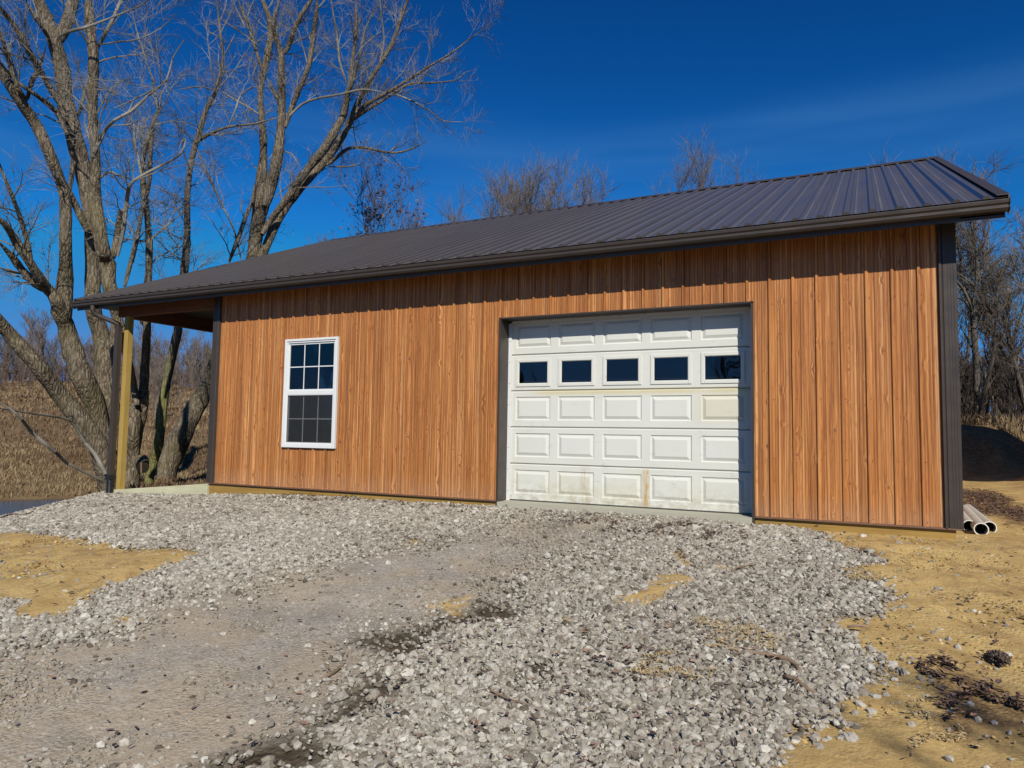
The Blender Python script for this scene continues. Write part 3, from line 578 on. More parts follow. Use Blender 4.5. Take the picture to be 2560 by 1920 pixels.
def m_door():
    g = G('white_door_paint'); o = g.obj(); x, y, z = g.sep(o)
    v = g.comb(x, 0.0, z)
    base = g.mix(g.noise(v, 1.8, 3), (.60, .595, .515), (.685, .68, .61))
    # tannin stains: below the windows on the right, running down the seam, one rusty strip by a stile
    nz = g.noise(g.scale(v, (3.0, 1, 5)), 1, 5, .65)
    band = g.math('MULTIPLY', g.rng(z, 1.40, 1.36, 0, 1), g.rng(z, 1.29, 1.345, 0, 1, True))
    band = g.math('MULTIPLY', band, g.rng(x, 5.25, 5.6, 0, 1)); band = g.math('MULTIPLY', band, g.rng(nz, .30, .52, .35, 1))
    pan = g.math('MULTIPLY', g.rng(x, 7.35, 7.55, 0, 1, True), g.math('MULTIPLY', g.rng(z, 1.36, 1.3, 0, 1), g.rng(z, .92, 1.08, 0, 1, True)))
    pan = g.math('MULTIPLY', pan, g.rng(nz, .25, .6, .5, 1))
    st = g.math('MAXIMUM', g.math('MULTIPLY', band, .95), g.math('MULTIPLY', pan, .5))
    col = g.mix(st, base, (.60, .535, .33))
    rx = g.rng(g.math('ABSOLUTE', g.math('SUBTRACT', x, 6.85)), .015, .055, 1, 0, True)
    rz = g.math('MULTIPLY', g.rng(z, .46, .42, 0, 1), g.rng(z, .0, .03, 0, 1))
    n3 = g.noise(g.scale(v, (22, 1, 7)), 1, 4, .7)
    rust = g.math('MULTIPLY', g.math('MULTIPLY', rx, rz), g.rng(n3, .36, .60, .25, 1))
    col = g.mix(rust, col, (.50, .29, .09))
    r2x = g.math('MULTIPLY', g.rng(g.math('ABSOLUTE', g.math('SUBTRACT', x, 6.10)), .02, .09, 1, 0, True), g.rng(z, .50, .40, 0, 1))
    col = g.mix(g.math('MULTIPLY', g.math('MULTIPLY', r2x, g.rng(n3, .42, .62)), .75), col, (.45, .34, .20))
    # thin green-yellow film across the lower rows
    film = g.math('MULTIPLY', g.rng(z, .75, .15, 0, 1, True), g.rng(g.noise(g.scale(v, (2, 1, 3)), 1, 4, .6), .42, .62))
    col = g.mix(g.math('MULTIPLY', film, .45), col, (.60, .57, .40))
    # scuffs and grime
    sc = g.rng(g.noise(g.scale(v, (7, 1, 26)), 1, 5, .7), .56, .70)
    scm = g.rng(g.noise(v, 2.6, 3), .48, .66)
    col = g.mix(g.math('MULTIPLY', g.math('MULTIPLY', sc, scm), .65), col, (.32, .30, .24))
    low = g.math('MULTIPLY', g.rng(z, .30, .0, 0, 1), g.rng(g.noise(g.scale(v, (9, 1, 14)), 1, 5, .7), .42, .66))
    col = g.mix(g.math('MULTIPLY', low, .85), col, (.36, .31, .20))
    g.col(col); g.rough(.5); g.spec(.35); g.bump(g.noise(v, 120, 2), .06, .002)
    return g.m
def m_wood(name, a, b, axis='x', rough=.7, s=1.0):
    g = G(name); o = g.obj()
    sc = {'x': (1.2, 26, 26), 'y': (26, 1.2, 26), 'z': (26, 26, 1.2)}[axis]
    n = g.noise(g.scale(o, tuple(q*s for q in sc)), 1, 5, .65, .4)
    n2 = g.noise(o, 2.0, 3)
    col = g.mix(g.rng(n, .3, .7), a, b); col = g.mix(g.math('MULTIPLY', g.rng(n2, .4, .7), .3), col, tuple(q*.65 for q in a))
    g.col(col); g.rough(rough); g.spec(.25); g.bump(n, .3, .004)
    return g.m
def m_bark(name, dark, light, moss, mossy=.5, sc=1.0, mtop=5.0, gup=False):
    g = G(name); o = g.obj()
    v = g.scale(o, (9*sc, 9*sc, 2.2*sc))
    r = g.vor(g.scale(o, (16*sc, 16*sc, 3.4*sc)), 1, 'DISTANCE_TO_EDGE')
    n = g.noise(v, 1.6, 6, .68, .6)
    big = g.noise(o, .9, 3)
    h = g.math('ADD', g.math('MULTIPLY', g.rng(r, 0, .25), .6), n)
    col = g.mix(g.rng(n, .32, .68), dark, light)
    col = g.mix(g.math('MULTIPLY', g.rng(r, .10, .0), .65), col, tuple(q*.45 for q in dark))
    hz_ = g.sep(o)[2]
    col = g.mix(g.math('MULTIPLY', g.math('MULTIPLY', g.rng(big, .42, .68), mossy), g.rng(hz_, mtop, mtop+3.0, 1, 0)), col, moss)
    if gup: col = g.mix(g.rng(hz_, mtop, mtop+1.5, 0, 1), col, g.mix(g.rng(n, .32, .68), (.075, .060, .044), (.205, .168, .128)))
    lich = g.rng(g.noise(o, 11*sc, 3), .63, .70)
    col = g.mix(g.math('MULTIPLY', lich, .5), col, (.33, .33, .26))
    g.col(col); g.rough(.9); g.spec(.15); g.bump(h, .9, .03)
    return g.m
def m_twig(name, a, b):
    g = G(name); n = g.noise(g.obj(), 1.7, 3); g.col(g.mix(g.rng(n, .35, .65), a, b)); g.rough(.7); g.spec(.25)
    return g.m
def m_ground():
    g = G('ground_cover'); o = g.obj()
    zr = g.attr('zr', False)      # r: packed fines, g: clay, b: mud
    s = g.sep(zr); fld = g.attr('field'); lit = g.attr('litter')
    n1 = g.noise(o, 3.0, 5, .6); n2 = g.noise(o, 14, 5, .65); n3 = g.noise(o, 55, 4, .65); n4 = g.noise(o, .7, 3)
    # broken stone base
    vd = g.vor(o, 34, 'F1'); vc = g.n('ShaderNodeTexVoronoi', feature='F1'); g.put(vc.inputs['Vector'], o); vc.inputs['Scale'].default_value = 34
    tone = g.sep(vc.outputs['Color'])[0]
    stone = g.mix(tone, (.19, .165, .13), (.38, .35, .295))
    stone = g.mix(g.rng(vd, .45, .85), stone, (.055, .048, .040))
    fines = g.mix(g.rng(n2, .3, .7), (.255, .215, .165), (.405, .365, .305))
    fines = g.mix(g.math('MULTIPLY', g.rng(n3, .55, .75), .6), fines, (.50, .465, .41))
    fines = g.mix(g.math('MULTIPLY', g.rng(n3, .48, .34), .75), fines, (.10, .08, .055))
    pc = g.n('ShaderNodeTexVoronoi', feature='F1'); g.put(pc.inputs['Vector'], o); pc.inputs['Scale'].default_value = 60
    fines = g.mix(g.math('MULTIPLY', g.rng(g.sep(pc.outputs['Color'])[1], .62, .95), g.rng(pc.outputs['Distance'], .45, .3)), fines, (.50, .47, .41))
    fines = g.mix(g.math('MULTIPLY', g.rng(n1, .50, .72), .55), fines, (.40, .31, .195))
    fines = g.mix(g.rng(g.noise(o, 1.1, 5, .6, .6), .42, .60, 0, .75), fines, g.mix(n3, (.31, .235, .15), (.47, .385, .27)))
    fines = g.mix(g.rng(g.noise(g.scale(o, (1, 1, 1), loc=(7, 3, 0)), 1.6, 5, .65, .5), .55, .68, 0, .6), fines, g.mix(n3, (.15, .128, .098), (.29, .258, .205)))
    clay = g.mix(g.rng(n1, .3, .7), (.385, .250, .092), (.55, .390, .155))
    clay = g.mix(g.math('MULTIPLY', g.rng(g.noise(o, 4, 7, .72, .9), .48, .62), .75), clay, (.25, .155, .062))
    clay = g.mix(g.math('MULTIPLY', g.rng(n3, .58, .75), .4), clay, (.68, .52, .26))
    clay = g.mix(g.math('MULTIPLY', g.rng(n3, .42, .28), .5), clay, (.20, .125, .05))
    mud = g.mix(g.rng(n2, .3, .7), (.038, .027, .015), (.105, .078, .046))
    grass = g.mix(g.rng(n2, .35, .65), (.105, .072, .034), (.215, .150, .070))
    grass = g.mix(g.rng(n4, .35, .65, 0, .7), grass, (.125, .070, .036))
    grass = g.mix(g.rng(g.noise(g.scale(o, (.8, .8, 6)), 1, 4, .6), .45, .7, 0, .5), grass, (.29, .215, .105))
    leaf = g.mix(g.rng(n3, .35, .65), (.070, .040, .022), (.21, .125, .058))
    col = g.mix(s[0], stone, fines); col = g.mix(s[1], col, clay); col = g.mix(s[2], col, mud)
    col = g.mix(fld, col, grass); col = g.mix(g.math('MULTIPLY', lit, g.rng(n2, .35, .6, .5, 1)), col, leaf)
    g.col(col); g.rough(g.math('SUBTRACT', .95, g.math('MULTIPLY', s[2], .3))); g.spec(.2)
    pv = g.vor(o, 42, 'F1'); pv2 = g.vor(o, 17, 'F1')
    hh = g.math('ADD', g.math('MULTIPLY', n2, .9), g.math('MULTIPLY', n3, .6))
    hh = g.math('SUBTRACT', hh, g.math('MULTIPLY', g.rng(pv, .1, .6), g.math('MULTIPLY', g.rng(g.noise(o, 3, 3), .4, .6), .5)))

    rock = g.math('MULTIPLY', g.math('SUBTRACT', 1.0, s[0]), g.math('SUBTRACT', 1.0, s[1]))
    hh = g.math('SUBTRACT', hh, g.math('MULTIPLY', g.math('MULTIPLY', vd, .9), rock))
    g.bump(hh, 1.0, .010)
    return g.m
def m_tint(name, stops, rough=.85, spec=.25, nz=30, amt=.35):
    """colour picked by the 'tint' value each piece carries, broken up by noise"""
    g = G(name); t = g.attr('tint'); o = g.obj(); n = g.noise(o, nz, 4, .65)
    col = g.ramp(t, stops); col = g.mix(amt, col, g.mix(g.rng(n, .3, .7), (.25, .25, .25), (1.0, 1.0, 1.0)), 'MULTIPLY')
    g.col(col); g.rough(rough); g.spec(spec); g.bump(n, .4, .004)
    return g.m
def m_glass():
    g = G('window_glass')
    gl = g.n('ShaderNodeBsdfGlossy'); gl.inputs['Roughness'].default_value = .015; gl.inputs['Color'].default_value = (.62, .66, .66, 1)
    tr = g.n('ShaderNodeBsdfTransparent'); tr.inputs[0].default_value = (.70, .74, .74, 1)
    fr = g.n('ShaderNodeFresnel'); fr.inputs[0].default_value = 1.55
    w = g.n('ShaderNodeBump'); g.put(w.inputs['Height'], g.noise(g.obj(), 2.2, 1)); w.inputs['Strength'].default_value = .10; w.inputs['Distance'].default_value = .05
    g.nt.links.new(w.outputs[0], gl.inputs['Normal']); 
    ms = g.n('ShaderNodeMixShader'); g.put(ms.inputs[0], g.math('ADD', g.math('MULTIPLY', fr.outputs[0], .95), .03))
    g.nt.links.new(tr.outputs[0], ms.inputs[1]); g.nt.links.new(gl.outputs[0], ms.inputs[2])
    out = [n for n in g.nt.nodes if n.bl_idname == 'ShaderNodeOutputMaterial'][0]
    g.nt.links.new(ms.outputs[0], out.inputs[0])
    return g.m
def m_water():
    g = G('pond_water'); g.col((.055, .058, .056)); g.rough(.22); g.spec(.5); g.bump(g.noise(g.obj(), 5, 3), .12, .02)
    return g.m

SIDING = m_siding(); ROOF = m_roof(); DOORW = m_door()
TRIM = painted('dark_bronze_trim', (.049, .037, .029), .42, .12)
SOFF = painted('bronze_soffit', (.036, .029, .025), .5, .1)
INNER = painted('galvanised_lining', (.16, .155, .15), .5, .2)
VINYL = painted('white_vinyl', (.70, .70, .675), .35, .03)
TREAT = m_wood('treated_pine', (.26, .150, .035), (.40, .25, .07), 'x')
TREATZ = m_wood('treated_pine_post', (.33, .215, .050), (.44, .30, .085), 'z')
REDW = m_wood('stained_beam', (.12, .045, .024), (.21, .090, .048), 'x')
REDY = m_wood('stained_side_beam', (.12, .045, .024), (.21, .090, .048), 'y')
STUD = m_wood('framing_lumber', (.36, .25, .13), (.50, .37, .21), 'z')
PALEB = m_wood('pale_slab_board', (.46, .44, .27), (.60, .57, .38), 'x')
CONC = painted('pale_concrete', (.40, .38, .29), .85, .08, (.38, .35, .26), .2)
RUBB = painted('black_drain_plastic', (.014, .015, .017), .35, .1)
SCREW = painted('screw_metal', (.12, .09, .07), .4, .1)
PVC = painted('weathered_pvc', (.50, .46, .38), .45, .12, (.30, .25, .18), .4, 6)
PVCIN = painted('pvc_end', (.72, .69, .60), .5, .05)
GLASS = m_glass()
DARKIN = painted('dark_interior', (.05, .05, .055), .8, .2)
BARK_A = m_bark('maple_bark', (.045, .033, .021), (.275, .222, .155), (.150, .130, .050), .45)
BARK_G = m_bark('mossy_bark', (.110, .105, .040), (.230, .215, .085), (.17, .165, .045), .8, 1.0, 2.4, True)
BARK_F = m_bark('far_bark', (.075, .062, .048), (.165, .14, .11), (.10, .09, .05), .3)
TWIG_A = m_twig('maple_twigs', (.105, .094, .070), (.265, .245, .200))
TWIG_F = m_twig('far_twigs', (.080, .062, .044), (.175, .142, .105))
TWIG_W = m_twig('woodland_twigs', (.10, .076, .058), (.19, .152, .120))
TWIG_D = m_twig('thicket_twigs', (.040, .030, .022), (.088, .068, .050))
OAKLEAF = m_tint('dry_oak_leaf', [(0, (.075, .028, .015)), (.5, (.19, .078, .038)), (1, (.33, .17, .09))], .6, .3, 12, .2)
STONE = m_tint('limestone_chips', [(0, (.12, .097, .068)), (.2, (.275, .235, .178)), (.6, (.415, .370, .295)), (1, (.60, .555, .46))], .85, .25, 60, .5)
LEAFM = m_tint('fallen_leaf', [(0, (.050, .032, .026)), (.5, (.135, .085, .064)), (.85, (.25, .16, .12)), (1, (.36, .19, .10))], .7, .3, 25, .3)
CHIPM = m_tint('wood_chip', [(0, (.30, .20, .09)), (.5, (.48, .34, .16)), (1, (.64, .50, .28))], .8, .2, 20, .2)
GRASSM = m_tint('dead_grass', [(0, (.10, .058, .032)), (.5, (.19, .122, .066)), (1, (.35, .255, .140))], .8, .2, 3, .25)
STICK = m_wood('dead_stick', (.12, .075, .045), (.33, .235, .15), 'x', .85)
GROUND = m_ground(); WATER = m_water()

# ================================================================== GROUND
def axis(lo, hi, fine, far, step=.045, grow=1.03):
    a = list(np.arange(lo, hi+1e-6, step)); d = step
    while a[-1] < far: d = min(d*grow, 30); a.append(a[-1]+d)
    b = [lo]; d = step
    while b[-1] > -far: d = min(d*grow, 30); b.append(b[-1]-d)
    return np.array(b[:0:-1]+a)
gx = axis(-2.6, 12.2, 0, 700); gy = axis(-6.9, 2.0, 0, 700)
X, Y = np.meshgrid(gx, gy, indexing='ij')
Zg = height(X, Y)
zz = zones(X, Y)
near = (np.hypot(X-9.16, Y+7.9) < 16)
Zg = Zg+near*np.where(zz == 2, .014*vnoise(X, Y, .30, 31)+.006*vnoise(X, Y, .14, 33), 0)
Zg = Zg-near*np.where(zz == 3, .012, 0)+near*np.where(zz == 1, .009*vnoise(X, Y, .35, 35)+.003*vnoise(X, Y, .14, 37), 0)
def blur(a, k=1):
    for _ in range(k):
        b = a.copy(); b[1:] += a[:-1]; b[:-1] += a[1:]; b[:, 1:] += a[:, :-1]; b[:, :-1] += a[:, 1:]; a = b/5
    return a
c0 = blur((zz == 1).astype(float), 3); c1 = blur((zz == 2).astype(float), 1); c2 = blur((zz == 3).astype(float), 3)*1.0; c4 = blur((zz == 4).astype(float), 1)
azg = np.degrees(np.arctan2(X-9.16, Y+7.9)); rg = np.hypot(X-9.16, Y+7.9)
rightside = (azg > -12) & (azg < 60) & (rg < 23.2) & (Y > 0)
clayr = (rightside & (zz == 4)).astype(float)
c1 = np.maximum(c1, clayr*sstep(23.4, 22.6, rg)); c4 = c4*(1-clayr*sstep(23.4, 22.6, rg))
lit = np.zeros(X.shape)
for p in PL['leaves'][:3]: lit = np.maximum(lit, rough_in(X, Y, p, .15, .3, 41).astype(float))
lit = np.maximum(blur(lit, 2), (azg > -12)*(rg > 23.6)*.8)
lit = np.maximum(lit, (azg > -12)*(azg < 60)*sstep(20, 20.8, rg)*sstep(23.8, 23.0, rg)*(.85+.25*vnoise(X, Y, .7, 45)))
nx, ny = X.shape
I = np.arange(nx*ny).reshape(nx, ny)
quads = np.stack([I[:-1, :-1], I[1:, :-1], I[1:, 1:], I[:-1, 1:]], -1).reshape(-1, 4)
zr = np.stack([c0, c1, c2, np.ones_like(c0)], -1).reshape(-1, 4)
gr = mesh_np('ground', np.stack([X, Y, Zg], -1).reshape(-1, 3), quads, GROUND, smooth=True, attrs={'zr': zr, 'field': c4.ravel(), 'litter': lit.ravel()})
tag(gr, kind='structure')
pond = MB(); pts = [(-16, -14), (-5.2, -14), (-3.6, -4), (-3.9, .5), (-6, 3.2), (-12, 6), (-20, 4)]
pond.add([(x, y, -1.02) for x, y in pts], [tuple(range(len(pts)))])
tag(pond.build('pond', WATER), kind='structure')

# ------------------------------------------------------------------ broken stone
import bmesh
def stone_bases(n):
    out = []
    for k in range(n):
        bm = bmesh.new(); bmesh.ops.create_icosphere(bm, subdivisions=1, radius=1)
        v = np.array([x.co[:] for x in bm.verts]); f = np.array([[q.index for q in fa.verts] for fa in bm.faces]); bm.free()
        v = v*(1+.28*rng.randn(len(v), 1)*.9)
        v = np.sign(v)*np.abs(v)**.85*np.array([1.0, rng.uniform(.65, .95), rng.uniform(.45, .75)])
        out.append(v)
    return np.array(out), f
SB, SF = stone_bases(16)
def scatter(P, size, bases, faces, sink=.25, flat=None):
    n = len(P); k = rng.randint(len(bases), size=n)
    a = rng.rand(n)*2*np.pi; tl = rng.randn(n)*(.38 if flat is None else flat); tz = rng.rand(n)*2*np.pi
    ca, sa = np.cos(a), np.sin(a)
    Rz = np.zeros((n, 3, 3)); Rz[:, 0, 0] = ca; Rz[:, 0, 1] = -sa; Rz[:, 1, 0] = sa; Rz[:, 1, 1] = ca; Rz[:, 2, 2] = 1
    ct, st_ = np.cos(tl), np.sin(tl); Rx = np.zeros((n, 3, 3)); Rx[:, 0, 0] = 1; Rx[:, 1, 1] = ct; Rx[:, 1, 2] = -st_; Rx[:, 2, 1] = st_; Rx[:, 2, 2] = ct
    cz, sz = np.cos(tz), np.sin(tz); Rw = np.zeros((n, 3, 3)); Rw[:, 0, 0] = cz; Rw[:, 0, 1] = -sz; Rw[:, 1, 0] = sz; Rw[:, 1, 1] = cz; Rw[:, 2, 2] = 1
    R = Rw@Rx@Rz
    V = np.einsum('nij,nvj->nvi', R, bases[k])*size[:, None, None]
    c = P.copy(); c[:, 2] += size*sink
    V += c[:, None, :]
    nv = bases.shape[1]
    F = (faces[None]+(np.arange(n)*nv)[:, None, None]).reshape(-1, faces.shape[1])
    return V.reshape(-1, 3), F, nv
def candidates(n, x0, x1, y0, y1):
    x = rng.uniform(x0, x1, n); y = rng.uniform(y0, y1, n); return x, y
# view wedge, generously widened so that a step aside still sees stones
def wedge(x, y, m=9):
    az = np.degrees(np.arctan2(x-9.16, y+7.9)); r = np.hypot(x-9.16, y+7.9)
    return (az > -62-m) & (az < 9+m+6) & (r > 2.2) | (r < 3.6) & (r > 1.6) & (y > -7.5) & (az > -80) & (az < 40)
x, y = candidates(480000, -3.4, 11.6, -7.6, .25)
ok = wedge(x, y) & ~((x > -0.0) & (y > -.02) & (x < 9.93)) & ~((x > -2.2) & (x < 0) & (y > -.04))
x, y = x[ok], y[ok]; zn = zones(x+rng.randn(len(x))*.05, y+rng.randn(len(x))*.05); r = np.hypot(x-9.16, y+7.9)
zB = zones(x+rng.randn(len(x))*.28, y+rng.randn(len(x))*.22); zn = np.where((zn <= 1) & (zB <= 1), zB, zn)
cover = vnoise(x, y, .8, 51)
keep_p = np.where(zn == 0, 1.0, np.where(zn == 1, np.clip(.42+.40*cover, .15, .9)*np.clip(1+(y+3.4)*.35, .8, 1.8), np.where(zn == 3, .11, np.where(zn == 2, np.where((x > -0.2) & (x < 8.6) & ~in_poly(x, y, PL['dirt_left']) & ~in_poly(x, y, PL['dirt_right']), .22, .010), 0))))
keep_p = np.where((zn == 4) & (x > -3.3), .5, keep_p)
# fewer, slightly larger further off
keep_p *= np.clip(1.25-r*.035, .55, 1)
edge_r = in_poly(x, y, PL['dirt_right']) & ~rough_in(x+.0, y, PL['dirt_right'], .35, .25, 55)
keep_p = np.where(edge_r & (zn == 2), .18, keep_p)
ok = rng.rand(len(x)) < keep_p
x, y, r, zn = x[ok], y[ok], r[ok], zn[ok]
size = rng.lognormal(math.log(.0118), .38, len(x)); size = np.clip(size, .007, .034)*np.where(zn == 1, rng.uniform(.35, .85, len(x)), 1)*(1+.03*r)
P = np.stack([x, y, height(x, y)], -1)
pile = np.where(zn == 0, rng.rand(len(x))**1.5*.014, -.003); P[:, 2] += pile-np.where(zn == 1, .10*size, 0)
extra = np.array(PL['stones_right'])
P = np.vstack([P, extra[:, :3]]); size = np.concatenate([size, extra[:, 3]*.52])
V, F, nv = scatter(P, size, SB, SF, .08)
zt = np.concatenate([np.where(zn == 1, -.16, np.where(zn == 3, -.4, 0)), np.zeros(len(extra))])
tint = np.repeat(np.clip(zt+.52+.26*rng.randn(len(P))*np.where(zt < 0, .6, 1)+.12*np.concatenate([vnoise(x, y, 1.1, 61), np.zeros(len(extra))]), 0, 1), nv)
st = mesh_np('gravel', V, F, STONE, attrs={'tint': tint})
tag(st, 'pale grey crushed limestone spread in front of the barn', 'gravel', kind='stuff')
print('stones', len(P))

# clods and crumbs on the bare clay
CLODM = m_tint('clay_crumbs', [(0, (.20, .12, .045)), (.5, (.42, .275, .10)), (1, (.60, .43, .18))], .95, .1, 40, .4)
x, y = candidates(60000, -2.5, 12.0, -7.6, 2.5); ok = wedge(x, y) & ~((x > -.05) & (y > -.02) & (x < 9.95)); x, y = x[ok], y[ok]
zn = zones(x, y); ok = (zn == 2) & (vnoise(x, y, .5, 87)+.5*vnoise(x, y, .2, 88) > -.1-.5*rng.rand(len(x))); x, y = x[ok], y[ok]
P = np.stack([x, y, height(x, y)], -1); size = np.clip(rng.lognormal(math.log(.0058), .5, len(x)), .003, .022)
V, F, nv = scatter(P, size, SB, SF, -.05)
tag(mesh_np('clay_crumbs', V, F, CLODM, attrs={'tint': np.repeat(rng.rand(len(P)), nv)}), 'crumbs and small clods on the bare ochre clay', 'clay', kind='stuff')
# ------------------------------------------------------------------ fallen leaves and wood chips
leafb = []
for k in range(8):
    w = rng.uniform(.25, .5); c = rng.uniform(.1, .5)
    leafb.append(np.array([[-1, 0, 0], [-.3, w, c*.3], [.5, w*.8, c*.5], [1, 0, c*.4], [.5, -w*.8, c*.7], [-.3, -w, c*.4], [-.35, 0, -.05], [.45, 0, .0]]))
leafb = np.array(leafb); leaff = np.array([[0, 6, 1, 1], [6, 7, 2, 1], [7, 3, 2, 2], [7, 4, 3, 3], [6, 5, 4, 7], [0, 5, 6, 6]])
leaff = np.array([[0, 6, 1], [6, 7, 2], [6, 2, 1], [7, 3, 2], [7, 4, 3], [6, 5, 4], [6, 4, 7], [0, 5, 6]])
def in_regions(polys, per, size_m):
    xs, ys = [], []
    for p, n in zip(polys, per):
        p_ = np.array(p); x, y = candidates(n*4, *(p_[:, 0].min()-.1, p_[:, 0].max()+.1), *(p_[:, 1].min()-.1, p_[:, 1].max()+.1))
        k = rough_in(x, y, p, size_m, .25, 71); x, y = x[k][:n], y[k][:n]; xs.append(x); ys.append(y)
    return np.concatenate(xs), np.concatenate(ys)
x, y = in_regions(PL['leaves'], [900, 6000, 300, 900, 700, 110, 260, 130, 80, 70], .45)
mudx, mudy = in_regions(PL['mud'], [30, 30, 40, 40, 60, 20], .45)
xa, ya = candidates(20000, -2, 12, -7.2, 0); za = zones(xa, ya)
k = wedge(xa, ya) & (rng.rand(len(xa)) < np.where(in_poly(xa, ya, PL['leaf_area']), .85, .14)*np.where(vnoise(xa, ya, .35, 77) > .15, 1.6, .4)); xa, ya = xa[k], ya[k]
x = np.concatenate([x, xa, mudx]); y = np.concatenate([y, ya, mudy])
zn = zones(x, y)
sz = rng.uniform(.007, .026, len(x))
P = np.stack([x, y, height(x, y)+np.where(zn == 0, .022, .004)+rng.rand(len(x))**2*np.where(zn == 2, .045, .012)], -1)
V, F, nv = scatter(P, sz, leafb, leaff, .3, .35)
tag(mesh_np('fallen_leaves', V, F, LEAFM, attrs={'tint': np.repeat(rng.rand(len(P)), nv)}), 'dry brown fallen leaves drifted over the gravel and clay', 'leaves', kind='stuff')
chipb = np.array([np.array([[-1, -w, 0], [1, -w*.7, .1], [.9, w, .12], [-.9, w*.8, .02], [-1, -w, -.15], [1, -w*.7, -.1], [.9, w, -.1], [-.9, w*.8, -.15]]) for w in (.25, .35, .5)])
chipf = np.array([[0, 1, 2, 3], [0, 4, 5, 1], [1, 5, 6, 2], [2, 6, 7, 3], [3, 7, 4, 0]])
x, y = in_regions(PL['chips'], [800, 380, 1300, 260, 180, 320], .25)
zn = zones(x, y); P = np.stack([x, y, height(x, y)+np.where(zn == 0, .026, .004)+rng.rand(len(x))*.008], -1)
V, F, nv = scatter(P, rng.uniform(.004, .011, len(x)), chipb, chipf, .3, .35)
tag(mesh_np('wood_chips', V, F, CHIPM, attrs={'tint': np.repeat(rng.rand(len(P)), nv)}), 'pale yellow wood chips and straw scattered on the gravel', 'wood chips', kind='stuff')

# ================================================================== THE BARN
LN = 9.909; DEP = 12.1; RX0, RX1 = -2.982, 10.305
EY, EZ, RY, RZ = -.45, 2.971, 6.05, 5.672
barn = thing('pole_barn', 'long wood-grain steel barn with dark metal roof and open porch at its left end', 'barn')
# wall sheeting with pressed ribs, cut round openings
DX0, DX1, DZT = 5.044, 8.075, 2.2726
WX0, WX1, WZ0, WZ1 = 1.500, 2.484, .587, 2.163
def rib_profile(lo, hi, phase, pitch=.2286, out=.019, w=.030, minor=True):
    """(u, offset) break points of a ribbed sheet"""
    pts = [(lo, 0.0)]; k = math.floor((lo-phase)/pitch)-1
    while phase+k*pitch < hi+pitch:
        c = phase+k*pitch
        pts += [(c-w*.75, 0), (c-w*.35, out), (c+w*.35, out), (c+w*.75, 0)]
        if minor:
            for q in (pitch/3, 2*pitch/3): pts += [(c+q-.009, 0), (c+q-.003, .0028), (c+q+.003, .0028), (c+q+.009, 0)]
        k += 1
    pts.append((hi, 0.0)); pts = sorted(p for p in pts if lo <= p[0] <= hi)
    return pts
def offs(pts, u):
    us = [p[0] for p in pts]; return float(np.interp(u, us, [p[1] for p in pts]))
prof = rib_profile(.06, LN-.06, 8.2466)
us = sorted(set([p[0] for p in prof]+[DX0, DX1, WX0+.02, WX1-.02]))
wall = MB()
for a, b in zip(us[:-1], us[1:]):
    if b-a < 1e-6: continue
    m = (a+b)/2; spans = [(.012, 2.93)]
    if DX0 < m < DX1: spans = [(DZT, 2.93)]
    elif WX0+.02 < m < WX1-.02: spans = [(.012, WZ0+.02), (WZ1-.02, 2.93)]
    ya, yb = -offs(prof, a), -offs(prof, b)
    for z0, z1 in spans:
        wall.add([(a, ya, z0), (b, yb, z0), (b, yb, z1), (a, ya, z1)], [(0, 1, 2, 3)])

# the other walls, same sheeting
def side_wall(name, xw, sgn):
    w_ = MB(); pr = rib_profile(.06, DEP-.06, .2)
    for (a, oa), (b, ob) in zip(pr[:-1], pr[1:]):
        if b-a < 1e-6: continue
        top = lambda v: 2.95+min(v, 2*RY-v)*.4154
        if sgn < 0 and 1.62 < (a+b)/2 < 2.40:
            w_.add([(xw+sgn*oa, a, .012), (xw+sgn*ob, b, .012), (xw+sgn*ob, b, 1.02), (xw+sgn*oa, a, 1.02)], [(0, 1, 2, 3)])
            w_.add([(xw+sgn*oa, a, 1.84), (xw+sgn*ob, b, 1.84), (xw+sgn*ob, b, top(b)), (xw+sgn*oa, a, top(a))], [(0, 1, 2, 3)]); continue
        w_.add([(xw+sgn*oa, a, .012), (xw+sgn*ob, b, .012), (xw+sgn*ob, b, top(b)), (xw+sgn*oa, a, top(a))], [(0, 1, 2, 3)])
    w_.build(name, SIDING, barn)
side_wall('left_wall', 0.002, -1); side_wall('right_wall', LN-.002, 1)
w_ = MB(); pr = rib_profile(.06, LN-.06, .2)
for (a, oa), (b, ob) in zip(pr[:-1], pr[1:]):
    if b-a < 1e-6: continue
    m = (a+b)/2; sp = [(.0, 2.95)]
    if 2.6 < m < 3.5: sp = [(.0, .9), (2.0, 2.95)]
    for z0, z1 in sp: w_.add([(a, DEP+oa, z0), (b, DEP+ob, z0), (b, DEP+ob, z1), (a, DEP+oa, z1)], [(0, 1, 2, 3)])
w_.build('rear_wall', SIDING, barn)
fl = MB(); fl.box(.02, LN-.02, .16, DEP-.05, -.3, .0); fl.build('floor_slab', CONC, barn)
